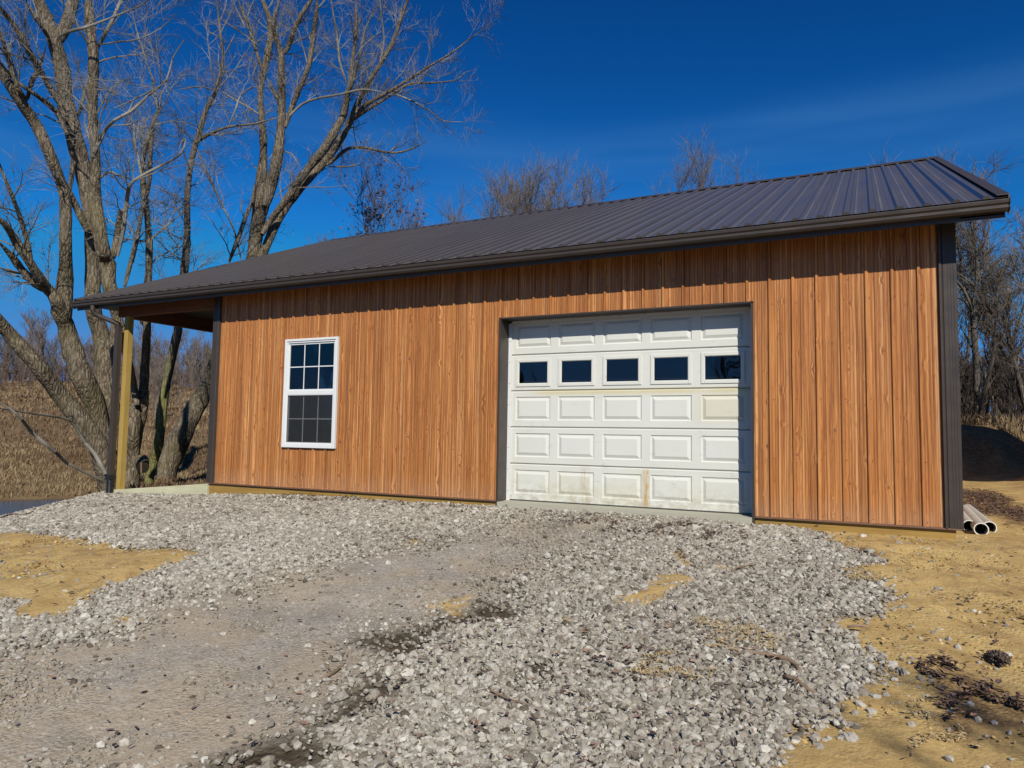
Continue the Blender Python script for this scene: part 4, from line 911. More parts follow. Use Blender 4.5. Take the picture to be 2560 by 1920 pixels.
# framing seen through the window
for x0_, x1_, y0_, y1_ in [(q-.05, q+.05, .08, .22) for q in (.2, 1.30, 2.62, 4.7, 8.3, 9.6)]+[(q, q+.09, DEP-.2, DEP-.06) for q in (1.9, 4.3, 6.4)]+[(q, q+.13, 4.6, 4.73) for q in (3.0, 6.4)]+[(.70, .83, .90, 1.03)]:
    fr = MB(); fr.box(x0_, x1_, y0_, y1_, 0, 2.9); fr.build('stud', STUD, barn)
for q in [(.3, 1.24, .53, .62), (2.70, 4.9, .53, .62), (.3, 1.24, 1.18, 1.27), (2.70, 4.9, 1.18, 1.27), (1.35, 2.57, 2.19, 2.28), (1.35, 2.57, .47, .56)]:
    gl = MB(); gl.box(q[0], q[1], .03, .07, q[2], q[3]); gl.build('wall_girt', STUD, barn)
cl = MB(); cl.box(.02, LN-.02, .1, DEP-.05, 2.96, 2.98); cl.build('ceiling', DARKIN, barn)
# foot of the wall: skirt board, drip trim
for q in ((.02, DX0-.008, .0, .038), (DX1+.008, LN-.035, .0, .038), (.02, .058, .04, DEP), (LN-.073, LN-.035, .04, DEP)):
    sk = MB(); sk.box(q[0], q[1], q[2], q[3], -.32, .006); sk.build('skirt_board', TREAT, barn)
DRIP = painted('drip_trim_metal', (.13, .065, .035), .5, .1)
for a, b in ((-.012, DX0-.008), (DX1+.008, LN+.012)):
    dt = MB(); dt.prism_x([(.0, .014), (-.024, .012), (-.032, .002), (-.032, -.004), (-.028, -.004), (-.004, -.001)], a, b); dt.build('drip_trim', DRIP, barn)
# corner trims with their pressed flanges
def corner(xc, sgn):
    """sgn +1 = right corner; profile in plan, run upwards"""
    w = .115
    p = [(xc+sgn*.026, -.026), (xc-sgn*(w-.03), -.026), (xc-sgn*(w-.022), -.020), (xc-sgn*(w-.012), -.034), (xc-sgn*(w+.004), -.034), (xc-sgn*(w+.012), -.003), (xc-sgn*.0, -.003), (xc+sgn*.003, 0), (xc+sgn*.003, w), (xc+sgn*.026, w)]
    c = MB(); n = len(p); top, bot = 2.925, .006
    c.add([(x, y, bot) for x, y in p]+[(x, y, top) for x, y in p], [(i, (i+1) % n, n+(i+1) % n, n+i) for i in range(n)]+[tuple(range(n-1, -1, -1)), tuple(range(n, 2*n))])
    # pressed stripes on the broad face
    for q in (.25, .5, .75):
        xx = xc+sgn*.026-sgn*q*(w-.02); c.box(xx-.004, xx+.004, -.0285, -.025, bot+.01, top-.01)
    return c.build('corner_trim', TRIM, barn)
corner(0.0, -1); corner(LN, 1)
# soffit
so = MB(); x = RX0+.03
sy0, sz0, sy1, sz1 = .0, 2.917, -.335, 2.838
while x < RX1-.03:
    b = min(x+.10, RX1-.03)
    so.hexa([(x, sy0-.002, sz0), (b-.012, sy0-.002, sz0), (b-.012, sy1, sz1), (x, sy1, sz1), (x, sy0-.002, sz0+.012), (b-.012, sy0-.002, sz0+.012), (b-.012, sy1, sz1+.012), (x, sy1, sz1+.012)])
    so.hexa([(b-.012, sy0-.002, sz0+.006), (b, sy0-.002, sz0+.006), (b, sy1, sz1+.006), (b-.012, sy1, sz1+.006), (b-.012, sy0-.002, sz0+.012), (b, sy0-.002, sz0+.012), (b, sy1, sz1+.012), (b-.012, sy1, sz1+.012)])
    x = b
so.build('soffit', SOFF, barn)
# porch ceiling and gable-end soffits
pc = MB(); pc.box(RX0+.03, -.03, .03, 2*RY-.03, 2.93, 2.945); pc.build('porch_ceiling', SOFF, barn)
gs = MB()
for x0, x1 in ((LN+.03, RX1-.03),):
    for s0, s1 in ((EY+.1, RY), (2*RY-EY-.1, RY)):
        za = RZ-abs(RY-s0)*.4154-.16
        gs.hexa([(x0, s0, za), (x1, s0, za), (x1, s1, RZ-.16), (x0, s1, RZ-.16), (x0, s0, za+.012), (x1, s0, za+.012), (x1, s1, RZ-.148), (x0, s1, RZ-.148)])
gs.build('rake_soffit', SOFF, barn)
# fascia and eave
fa = MB(); fa.prism_x([(-.335, 2.826), (-.350, 2.826), (-.350, 2.985), (-.335, 2.991)], RX0+.02, RX1-.02); fa.build('fascia', TRIM, barn); fa = MB()
fa.prism_x([(2*RY+.335, 2.826), (2*RY+.350, 2.826), (2*RY+.350, 2.985), (2*RY+.335, 2.991)], RX0+.02, RX1-.02)
fa.build('fascia', TRIM, barn)
# K-style gutter, open trough
gt = MB(); T_ = .004
gp = [(-.352, 2.962), (-.352, 2.872), (-.415, 2.872), (-.432, 2.893), (-.432, 2.918), (-.448, 2.934), (-.452, 2.958), (-.452, 2.966), (-.440, 2.966)]
inner = [(-.440, 2.962), (-.447, 2.962), (-.444, 2.936), (-.428, 2.920), (-.428, 2.895), (-.413, 2.877), (-.357, 2.877), (-.357, 2.962)]
gt.prism_x(gp+inner, RX0, RX1, caps=False)
for xe in (RX0, RX1-.004): gt.prism_x(gp[:], xe, xe+.004)
g0 = gt.build('gutter', TRIM, barn)
for xe in (RX0-.006, RX1+.002):
    e = MB(); e.prism_x([(-.350, 2.966), (-.350, 2.868), (-.417, 2.868), (-.436, 2.891), (-.436, 2.917), (-.452, 2.932), (-.457, 2.970)], xe, xe+.006); e.build('gutter_end_cap', TRIM, g0)
# roof: ribbed sheets
rp = rib_profile(RX0, RX1-.0, 10.14-.2286*60, out=.028, w=.048)
nrm = np.array([0, -.3836, .9235]); ro = MB()
eave = np.array([0, -.405, RZ-(RY+.405)*.4154])
for (a, oa), (b, ob) in zip(rp[:-1], rp[1:]):
    if b-a < 1e-6: continue
    A = eave+nrm*oa; B = eave+nrm*ob; R1 = np.array([0, RY, RZ])+nrm*oa; R2 = np.array([0, RY, RZ])+nrm*ob
    ro.add([(a, A[1], A[2]), (b, B[1], B[2]), (b, R2[1], R2[2]), (a, R1[1], R1[2])], [(0, 1, 2, 3)])
    ro.add([(a, 2*RY-A[1], A[2]), (b, 2*RY-B[1], B[2]), (b, 2*RY-R2[1], R2[2]), (a, 2*RY-R1[1], R1[2])], [(3, 2, 1, 0)])
ro.add([(RX0, eave[1]-.001, eave[2]-.004), (RX1, eave[1]-.001, eave[2]-.004), (RX1, eave[1]-.001+nrm[1]*.02, eave[2]+nrm[2]*.0185), (RX0, eave[1]-.001+nrm[1]*.02, eave[2]+nrm[2]*.0185)], [(0, 1, 2, 3)]) if False else None
for (a, oa), (b, ob) in zip(rp[:-1], rp[1:]):
    if max(oa, ob) > .005 and b-a > 1e-6:
        A = eave+nrm*oa; B = eave+nrm*ob
        ro.add([(a, eave[1], eave[2]), (b, eave[1], eave[2]), (b, B[1], B[2]), (a, A[1], A[2])], [(0, 1, 2, 3)])
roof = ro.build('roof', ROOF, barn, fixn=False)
ud = MB(); ud.hexa([(RX0, -.38, 2.972), (RX1, -.38, 2.972), (RX1, RY, RZ-.03), (RX0, RY, RZ-.03), (RX0, -.38, 2.980), (RX1, -.38, 2.980), (RX1, RY, RZ-.022), (RX0, RY, RZ-.022)])
ud.hexa([(RX0, 2*RY+.38, 2.972), (RX1, 2*RY+.38, 2.972), (RX1, RY, RZ-.03), (RX0, RY, RZ-.03), (RX0, 2*RY+.38, 2.980), (RX1, 2*RY+.38, 2.980), (RX1, RY, RZ-.022), (RX0, RY, RZ-.022)])
ud.build('roof_lining', DARKIN, roof)
# ridge cap in lapped lengths
x = RX0-.01; k = 0
while x < RX1:
    b = min(x+.60, RX1+.01); d = .004*(k % 2); c = MB()
    c.prism_x([(RY-.17, RZ-.17*.4154+.030+d), (RY-.03, RZ+.020+d), (RY, RZ+.040+d), (RY+.03, RZ+.020+d), (RY+.17, RZ-.17*.4154+.030+d), (RY+.17, RZ-.17*.4154+.022+d), (RY, RZ+.030+d), (RY-.17, RZ-.17*.4154+.022+d)], x, b)
    c.build('ridge_cap', TRIM, roof); x = b; k += 1
# rake trims
for xe, sgn in ((RX1, 1), (RX0, -1)):
    for s in (1, -1):
        rk = MB()
        ya, yb = (EY+.05, RY) if s == 1 else (2*RY-EY-.05, RY)
        za = RZ-abs(RY-ya)*.4154
        xs = sorted((xe+sgn*.012, xe-sgn*.085)); xo = sorted((xe+sgn*.012, xe))
        rk.hexa([(xs[0], ya, za+.024), (xs[1], ya, za+.024), (xs[1], yb, RZ+.024), (xs[0], yb, RZ+.024), (xs[0], ya, za+.030), (xs[1], ya, za+.030), (xs[1], yb, RZ+.030), (xs[0], yb, RZ+.030)])
        rk.hexa([(xo[0], ya, za-.15), (xo[1], ya, za-.15), (xo[1], yb, RZ-.15), (xo[0], yb, RZ-.15), (xo[0], ya, za+.0239), (xo[1], ya, za+.0239), (xo[1], yb, RZ+.0239), (xo[0], yb, RZ+.0239)])
        rk.build('rake_trim', TRIM, roof)
# ------------- porch
bm_ = MB(); bm_.box(RX0+.06+.55, -.03, .0, .09, 2.735, 2.925); bm_.build('porch_beam', REDW, barn)
bm_ = MB(); bm_.box(-2.19, -2.09, .10, DEP, 2.70, 2.925); bm_.build('porch_beam', REDY, barn)
for yy in (0.0, 4.0, 8.0, 12.0):
    p = MB(); p.box(-2.19, -2.09, yy-.005, yy+.095, -.4, 2.734 if yy == 0 else 2.699); p.build('porch_post', TREATZ, barn, bevel=.004)
sl = MB()
sl.hexa([(-2.30, -.03, -.5), (.018, -.03, -.5), (-.03, DEP, -.5), (-2.30, DEP, -.5), (-2.30, -.03, -.212), (.018, -.03, -.010), (-.03, DEP, -.010), (-2.30, DEP, -.212)])
sl.build('porch_slab', PALEB, barn)
# ------------- downspout
ds = MB()
def rect_run(mb, pts, hw, hd, mi=0):
    """rectangular pipe through points; width along x, depth along y where it runs upright"""
    pts = [np.array(p, float) for p in pts]; vs = []
    for i, p in enumerate(pts):
        t = pts[min(i+1, len(pts)-1)]-pts[max(i-1, 0)]; t /= np.linalg.norm(t)
        u = np.array([1., 0, 0]); u -= t*(u@t); u /= np.linalg.norm(u); v = np.cross(t, u)
        vs += [p+a*u*hw+b*v*hd for a, b in ((-1, -1), (1, -1), (1, 1), (-1, 1))]
    n = len(pts); fs = [(i*4+k, i*4+(k+1) % 4, i*4+4+(k+1) % 4, i*4+4+k) for i in range(n-1) for k in range(4)]+[(3, 2, 1, 0), ((n-1)*4, (n-1)*4+1, (n-1)*4+2, (n-1)*4+3)]
    mb.add(vs, fs, mi)
DSX, DSY = -2.235, -.075
rect_run(ds, [(DSX, DSY, 2.56), (DSX-.002, DSY, 0.04)], .048, .038)
for sx in (-.02, .02): ds.box(DSX+sx-.004, DSX+sx+.004, DSY-.0415, DSY-.037, .06, 2.52)
spout = ds.build('downspout', TRIM, barn)
el = MB()
pth = [(-2.47, -.395, 2.873), (-2.47, -.395, 2.80), (-2.465, -.385, 2.765), (-2.452, -.365, 2.735), (-2.43, -.335, 2.715), (-2.26, -.135, 2.615), (-2.225, -.095, 2.59), (DSX, DSY, 2.54)]
el.tube(pth, .040, 12)
for t in np.linspace(0, 1, 7):
    i = 1+t*3; k_ = min(int(i), 3); q = np.array(pth[k_])*(1-i+k_)+np.array(pth[k_+1])*(i-k_); dd_ = np.array(pth[k_+1])-np.array(pth[k_]); dd_ /= np.linalg.norm(dd_)
    el.tube([q-dd_*.004, q+dd_*.004], .046, 12)
el.build('gutter_elbow', TRIM, spout, smooth=False)
dp = MB(); zs_ = np.arange(-.50, -.02, .010)
dp.tube([(DSX-.004, DSY, z) for z in zs_], [.060 if i % 2 else .054 for i in range(len(zs_))], 20)
dp.box(DSX-.062, DSX+.058, DSY-.052, DSY+.052, -.03, .045)
dp.build('drain_pipe', RUBB, spout)['label'] = 'black corrugated drain pipe at foot of the downspout'
# ------------- house window
WN = thing  # (window is a part, not a thing)
wf = MB(); W0, W1, Z0, Z1 = WX0, WX1, WZ0, WZ1
fwid = .062; yo, yi = -.040, .03
def ring(mb, x0, x1, z0, z1, w, ya, yb, wb=None):
    wb = wb or w
    mb.box(x0, x0+w, ya, yb, z0, z1); mb.box(x1-w, x1, ya, yb, z0, z1)
    mb.box(x0+w, x1-w, ya, yb, z1-w, z1); mb.box(x0+w, x1-w, ya, yb, z0, z0+wb)
ring(wf, W0, W1, Z0, Z1, .034, yo, yi); ring(wf, W0+.034, W1-.034, Z0+.034, Z1-.034, .026, yo+.012, yi-.002)
wf.box(W0+.06, W1-.06, yo+.018, yi-.004, 1.352, 1.408)
win = wf.build('window', VINYL, barn, bevel=.003); win['label'] = 'white double-hung window with six panes in each sash'
for zb0, zb1, yg, nm in ((1.404, 2.103, .000, 'upper_sash'), (.647, 1.356, .012, 'lower_sash')):
    s = MB(); ring(s, W0+.058, W1-.058, zb0, zb1, .024, yg-.012, yg+.010)
    gm = MB(); xa, xb = W0+.082, W1-.082
    for q in (1/3, 2/3): gm.box(xa+(xb-xa)*q-.007, xa+(xb-xa)*q+.007, yg-.007, yg-.003, zb0+.024, zb1-.024)
    zm = (zb0+zb1)/2; gm.box(xa, xb, yg-.0075, yg-.0035, zm-.007, zm+.007)
    s.v += []; s.build('sash', VINYL, win); gm.build('muntin', VINYL, win)
    p = MB(); p.box(W0+.075, W1-.075, yg, yg+.003, zb0+.015, zb1-.015); p.build('pane', GLASS, win)
SCR = G('insect_screen'); tr_ = SCR.n('ShaderNodeBsdfTransparent'); mx_ = SCR.n('ShaderNodeMixShader'); mx_.inputs[0].default_value = .36
SCR.col((.030, .031, .032)); SCR.rough(.7); SCR.nt.links.new(tr_.outputs[0], mx_.inputs[1]); SCR.nt.links.new(SCR.bs.outputs[0], mx_.inputs[2])
SCR.nt.links.new(mx_.outputs[0], [n for n in SCR.nt.nodes if n.bl_idname == 'ShaderNodeOutputMaterial'][0].inputs[0])
sn = MB(); sn.box(W0+.064, W1-.064, -.0175, -.0165, .651, 1.352); sn.build('insect_screen', SCR.m, win)
sf_ = MB(); ring(sf_, W0+.060, W1-.060, .647, 1.356, .014, -.0195, -.0150); sf_.build('screen_frame', VINYL, win)
# rear window opening frame
rw = MB(); ring(rw, 2.6, 3.5, .9, 2.0, .05, DEP-.03, DEP+.03); rw.box(3.035, 3.065, DEP-.02, DEP+.02, .95, 1.95); rw.box(2.65, 3.45, DEP-.02, DEP+.02, 1.435, 1.465)
rw.build('rear_window', VINYL, barn)
pw = MB()
for y0_, y1_, z0_, z1_ in ((1.56, 1.64, .98, 1.88), (2.38, 2.46, .98, 1.88), (1.64, 2.38, .98, 1.05), (1.64, 2.38, 1.81, 1.88), (1.64, 2.38, 1.42, 1.45), (1.995, 2.02, 1.05, 1.42), (1.995, 2.02, 1.45, 1.81)): pw.box(-.035, .03, y0_, y1_, z0_, z1_)
pw.build('porch_window', VINYL, barn)
# ------------- door opening trim
jt = MB(); dd = .215
jt.box(DX0-.006, DX0+.018, -.030, dd+.03, -.10, DZT-.0005); jt.box(DX1-.018, DX1+.006, -.030, dd+.03, -.10, DZT-.0005)
jt.box(DX0-.006, DX1+.006, -.030, dd+.03, DZT-.012, DZT+.006)
jt.build('door_casing', TRIM, barn)
hd = MB(); hd.box(DX0+.0185, DX1-.0185, dd+.030, dd+.2, 2.20, 2.36)
hd.build('door_header', TRIM, barn)
ap = MB(); ap.box(DX0+.02, DX1-.02, -.055, .30, -.3, -.004); ap.build('door_sill_slab', CONC, barn)
stp = MB()
stp.box(DX0+.0185, DX0+.060, dd-.016, dd+.002, .0, 2.235); stp.box(DX1-.060, DX1-.0185, dd-.016, dd+.002, .0, 2.235)
stp.box(DX0+.060, DX1-.060, dd-.016, dd+.002, 2.232, 2.262)
for z in np.arange(.12, 2.2, .27): stp.tube([(DX0+.04, dd-.020, z), (DX0+.04, dd-.015, z)], .0045, 8, mi=1)
for x in np.arange(DX0+.3, DX1-.1, .3): stp.tube([(x, dd-.020, 2.247), (x, dd-.015, 2.247)], .0045, 8, mi=1)
stp.build('door_stop', [VINYL, SCREW], barn)
# ------------- overhead door: five sections of raised panels
door = MB()
gx0, gx1 = DX0+.045, DX1-.045; SH = .4565; PW = .4745
px0s = [5.165+.5795*i for i in range(5)]
yf = dd+.004
def raised(mb, x0, x1, z0, z1):
    """embossed panel: groove in, bevel out, flat field"""
    def rect(o, y): return [(x0+o, y, z0+o), (x1-o, y, z0+o), (x1-o, y, z1-o), (x0+o, y, z1-o)]
    L_ = [rect(0, yf), rect(.010, yf+.011), rect(.020, yf+.011), rect(.052, yf-.002), rect(.056, yf-.002)]
    vs = sum(L_, []); fs = []
    for k in range(4):
        for i in range(4): fs.append((k*4+i, k*4+(i+1) % 4, k*4+4+(i+1) % 4, k*4+4+i))
    fs.append((16, 17, 18, 19)); mb.add(vs, fs)
def face_with_holes(mb, x0, x1, z0, z1, holes, y):
    xs = sorted(set([x0, x1]+[h[0] for h in holes]+[h[1] for h in holes])); zs2 = sorted(set([z0, z1]+[h[2] for h in holes]+[h[3] for h in holes]))
    for a, b in zip(xs[:-1], xs[1:]):
        for c, d in zip(zs2[:-1], zs2[1:]):
            m, n = (a+b)/2, (c+d)/2
            if any(h[0] < m < h[1] and h[2] < n < h[3] for h in holes): continue
            mb.add([(a, y, c), (b, y, c), (b, y, d), (a, y, d)], [(0, 1, 2, 3)])
gd = bpy.data.objects.new('garage_door', None); COL.objects.link(gd); gd.parent = barn
gd['label'] = 'white overhead door with four raised panel rows and one row of five lights'
for k in range(5):
    z0 = .004+k*SH; z1 = z0+SH-.004; s = MB()
    if k == 3: holes = [(p+.022, p+PW-.022, z0+.075, z1-.075) for p in px0s]
    else: holes = [(p, p+PW, z0+.088, z1-.072) for p in px0s]
    face_with_holes(s, gx0, gx1, z0+.012, z1-.012, holes, yf)
    # rolled joint edges
    s.add([(gx0, yf+.012, z0), (gx1, yf+.012, z0), (gx1, yf, z0+.012), (gx0, yf, z0+.012)], [(0, 1, 2, 3)])
    s.add([(gx0, yf, z1-.012), (gx1, yf, z1-.012), (gx1, yf+.012, z1), (gx0, yf+.012, z1)], [(0, 1, 2, 3)])
    s.add([(gx0, yf+.012, z0), (gx1, yf+.012, z0), (gx1, yf+.04, z0), (gx0, yf+.04, z0)], [(0, 1, 2, 3)])
    s.add([(gx0, yf+.04, z0), (gx1, yf+.04, z0), (gx1, yf+.04, z0+.07), (gx0, yf+.04, z0+.07)], [(0, 1, 2, 3)])
    if k != 3:
        for h in holes: raised(s, *h)
    s.build('door_section', DOORW, gd, fixn=False)
z0 = .004+3*SH; z1 = z0+SH-.004
for p in px0s:
    l = MB(); ring(l, p, p+PW, z0+.052, z1-.052, .038, yf-.010, yf+.020); ring(l, p+.034, p+PW-.034, z0+.086, z1-.086, .010, yf-.004, yf+.018)
    l.build('light_frame', DOORW, gd, bevel=.004)
    q = MB(); q.box(p+.036, p+PW-.036, yf+.006, yf+.010, z0+.088, z1-.088); q.build('light_pane', GLASS, gd)
bs_ = MB(); bs_.box(gx0, gx1, yf-.003, yf+.03, -.012, .0035); bs_.build('bottom_seal', RUBB, gd)
tk = MB(); tk.box(gx0+.02, gx1-.02, dd+.35, dd+.36, .0, 2.5); tk.build('dark_backing', DARKIN, barn)
# screws on the sheeting belong to the wall mesh
for k in range(-36, 8):
    xr = 8.2466+k*.2286+.028
    if not .1 < xr < LN-.12: continue
    for zsc in (.05, .62, 1.23, 2.24, 2.74):
        if DX0-.03 < xr < DX1+.03 and zsc < DZT+.02: continue
        if WX0-.02 < xr < WX1+.02 and WZ0-.02 < zsc < WZ1+.02: continue
        wall.tube([(xr, -.006, zsc), (xr, 0, zsc)], .0045, 6, mi=1)
wall.build('front_wall', [SIDING, painted('brown_screws', (.16, .06, .03), .4, .1)], barn, fixn=False)['label'] = 'sunlit ribbed wood-grain front wall'

# ================================================================== PIPES
pd = [((10.106, 1.19), 'white plastic pipe nearest the barn corner, left of the three'), ((10.170, .83), 'white plastic pipe lying in front between the other two pipes'), ((10.290, 1.22), 'white plastic pipe on the outer right of the three')]
proto = None
for (px, py), lab in pd:
    base = (px, py, H1(px, py)+.052)
    if proto is None:
        root = thing('plastic_pipe', lab, 'pipe', base, 'white pipes lying by the barn corner')
        s = MB(); n = 28; Lp = 2.35
        for (r_a, r_b, m_) in ((.066, .066, 0),):
            ys = np.linspace(0, Lp, 8)
            V_ = [(r_*math.cos(2*math.pi*i/n), yv, r_*math.sin(2*math.pi*i/n)) for r_ in (.066, .058) for yv in ys for i in range(n)]
            F_ = []
            for s_ in (0, 1):
                o_ = s_*8*n
                for j in range(7):
                    for i in range(n):
                        q = (o_+j*n+i, o_+j*n+(i+1) % n, o_+(j+1)*n+(i+1) % n, o_+(j+1)*n+i)
                        F_.append(q)
            s.add(V_, F_)
        s.build('tube', PVC, root, smooth=True)
        e = MB(); V_ = [(r_*math.cos(2*math.pi*i/n), -.0015+yv, r_*math.sin(2*math.pi*i/n)) for yv in (0,) for r_ in (.0665, .0575) for i in range(n)]
        e.add(V_, [(i, (i+1) % n, n+(i+1) % n, n+i) for i in range(n)]); e.build('cut_end', PVCIN, root)
        proto = root; rt_ = root
    else:
        rt_ = proto.copy(); COL.objects.link(rt_)
        for ch in proto.children: c = ch.copy(); COL.objects.link(c); c.parent = rt_
        rt_.location = base
    rt_['label'] = lab
    rt_.rotation_euler = (0, 0, math.radians(random.uniform(-2.5, -.5)))

# ================================================================== STICKS
def stick(name, pts, label, cat='stick', lift=.02, forks=0, wr=1.0):
    P_ = np.array(pts)[:, :3].copy(); R_ = np.array(pts)[:, 3]*wr
    P_[:, 2] = height(P_[:, 0], P_[:, 1])+lift+R_*.6
    o, r_ = resample(P_, R_, .03, .35)
    s = MB(); s.tube(list(o), list(r_), 8)
    for k in range(forks):
        i = int(len(o)*(.3+.4*k/max(1, forks))); d = np.array([random.uniform(-1, 1), random.uniform(-1, 1), .3]); d /= np.linalg.norm(d)
        s.tube([o[i], o[i]+d*.06, o[i]+d*.11+[0, 0, -.02]], [r_[i]*.5, r_[i]*.35, r_[i]*.15], 6)
    org = tuple(o[0]); ob = s.build(name, STICK, None, org, smooth=True)
    tag(ob, label, cat)
    return ob
SK = PL['sticks']
stick('driftwood', SK['drift'], 'bent weathered brown branch lying on the gravel below the wood chips', 'branch', .015, 2, .55)
stick('driftwood', SK['drift2'], 'short gnarled branch piece just right of the bent brown branch', 'branch', .015, 2, .55)
stick('twig', SK['red'], 'thin reddish forked twig on the coarse gravel in the foreground', 'twig', .03, 2)
stick('twig', SK['left'], 'long dark twig on gravel near the pond at far left', 'twig', .03, 0)
stick('twig', SK['grey'], 'grey twig pressed into the packed grey track', 'twig', .01, 1)
stick('twig', SK['short'], 'short straight dark stick at the right edge of the gravel', 'twig', .03, 0)
stick('twig', SK['low'], 'thin dark twig on gravel in front of the garage door', 'twig', .03, 1)
# rotten bark chunk on the clay
cx_, cy_, cz_ = PL['chunk']
bm = bmesh.new(); bmesh.ops.create_icosphere(bm, subdivisions=4, radius=1)
for v in bm.verts:
    c = v.co; n_ = .22*math.sin(c.x*5+1)*math.sin(c.y*6)+.16*math.sin(c.y*13+c.x*9)+.10*math.sin(c.x*23+c.z*17)
    v.co = Vector((c.x*.050*(1+n_), c.y*.085*(1+n_*.8), c.z*.028*(1+n_*1.6)))
me = bpy.data.meshes.new('bark_chunk'); bm.to_mesh(me); bm.free(); me.materials.append(m_bark('rotten_bark', (.12, .085, .065), (.34, .26, .20), (.16, .11, .075), .3, 6.0))
tag(link('bark_chunk', me, None, (cx_, cy_, H1(cx_, cy_)+.02)), 'dark crumbly chunk of bark sitting alone on the yellow clay', 'bark')

# ================================================================== TREES
def trunk_and_crown(limbs, base, name, label, catg, bark, twig, dens=1.0, group=None, fine=(7, 6), tw=1.0, thick=.075, rmin=.0034, sides=12):
    root = thing(name, label, catg, tuple(base), group)
    limbs = [[list(limbs[0][0][:2])+[limbs[0][0][2]-.45]+[limbs[0][0][3]*1.15]]+limbs[0]]+limbs[1:]
    big, small = [], []; lp, lr = [], []
    for L_ in limbs:
        a = np.array(L_); o, r_ = resample(a[:, :3], a[:, 3], .20, .10)
        r_ = r_*(1+.05*rng.randn(len(r_)))
        if L_ is not limbs[0] and a[0, 2] > .8: r_[:3] *= (.6, .88, .98)
        if r_[-1] > .012 and not (abs(a[-1, 3]-a[0, 3]) < .035 and len(a) == 4): r_[-3:] *= (.9, .6, .25)
        s = sides if a[:, 3].max() > .05 else 7
        v, q = tubes(o[None], r_[None], s)
        (big if a[:, 3].max() > .045 else small).append((v, q))
        # pieces of the limb thin enough to carry side branches
        seg = 6
        for i in range(0, len(o)-seg, seg):
            if r_[i+seg//2] < thick*1.6 and o[i][2] > 3.0: lp.append(o[i:i+seg+1]); lr.append(r_[i:i+seg+1])
        if r_[-1] > .03:      # carry cut-off leaders on upwards
            pass
    parts = list(small)
    if lp:
        lp = np.array(lp); lr = np.array(lr)
        n1 = max(1, int(round(3*dens)))
        p1, r1 = spawn(lp, lr, n1, .6*tw, 1.7*tw, K=7, ang=(25, 65), rise=.14, rfac=.42, tmin=0, rmin=rmin, rmax=.020, wig=.13)
        p2, r2_ = spawn(p1, r1, fine[0], .3*tw, .95*tw, K=5, ang=(20, 60), rise=.06, rfac=.55, rmin=rmin, rmax=.0075, wig=.16)
        p3, r3 = spawn(p2, r2_, fine[1], .15*tw, .55*tw, K=4, ang=(20, 60), rise=.05, rfac=.65, rmin=rmin*.75, rmax=.0045, wig=.16)
        parts += [tubes(p1, r1, 5), tubes(p2, r2_, 4), tubes(p3, r3, 3)]
    v, f = cat(big); mesh_np('trunk', v, f, bark, base, root, True)
    if parts:
        v, f = cat(parts); mesh_np('crown', v, f, twig, base, root, False)
    return root
TR = DATA['trees']
def base_of(limbs): p = limbs[0][0]; return (p[0], p[1], H1(p[0], p[1]))
tL = trunk_and_crown(TR['left'], base_of(TR['left']), 'maple_tree', 'leaning many-stemmed bare maple at far left whose limbs fan over the field', 'tree', BARK_A, TWIG_A, 1.0, 'bare maples beside the porch')
tM = trunk_and_crown(TR['middle'], base_of(TR['middle']), 'maple_tree', 'bare maple right behind the porch post, one stem black in shade', 'tree', BARK_A, TWIG_A, 1.1, 'bare maples beside the porch')
tG = trunk_and_crown(TR['green'], base_of(TR['green']), 'maple_tree', 'slender bare tree with yellow-green mossy trunk behind the open porch', 'tree', BARK_G, TWIG_A, 1.3, 'bare maples beside the porch')
tR = trunk_and_crown(TR['right'], base_of(TR['right']), 'maple_tree', 'big bare maple leaning right, its thick limbs rising above the roof', 'tree', BARK_A, TWIG_A, 1.25, 'bare maples beside the porch')
# sawn stub low on the middle maple
b0 = np.array(TR['middle'][0][0][:3]); 
st0 = np.array(DATA['stub'])
sb = MB(); dr = np.array([.92, -.62, -.20]); dr /= np.linalg.norm(dr)
sb.tube([st0-dr*.45, st0-dr*.1, st0+dr*.12], [.13, .115, .108], 14, False); sb.build('sawn_stub', BARK_A, tM, base_of(TR['middle']), smooth=True)
sb = MB(); sb.tube([st0+dr*.10, st0+dr*.122], [.104, .104], 14); sb.build('cut_face', painted('sawn_wood', (.27, .18, .10), .8, .3, (.12, .08, .05), .2, 20), tM, base_of(TR['middle']))

tX = trunk_and_crown(TR['far_right'], base_of(TR['far_right']), 'bare_tree', 'tall dark bare tree standing on the bank right of the barn corner', 'tree', BARK_F, TWIG_F, 2.4, None, (7, 5), 1.1, .12, .0075)

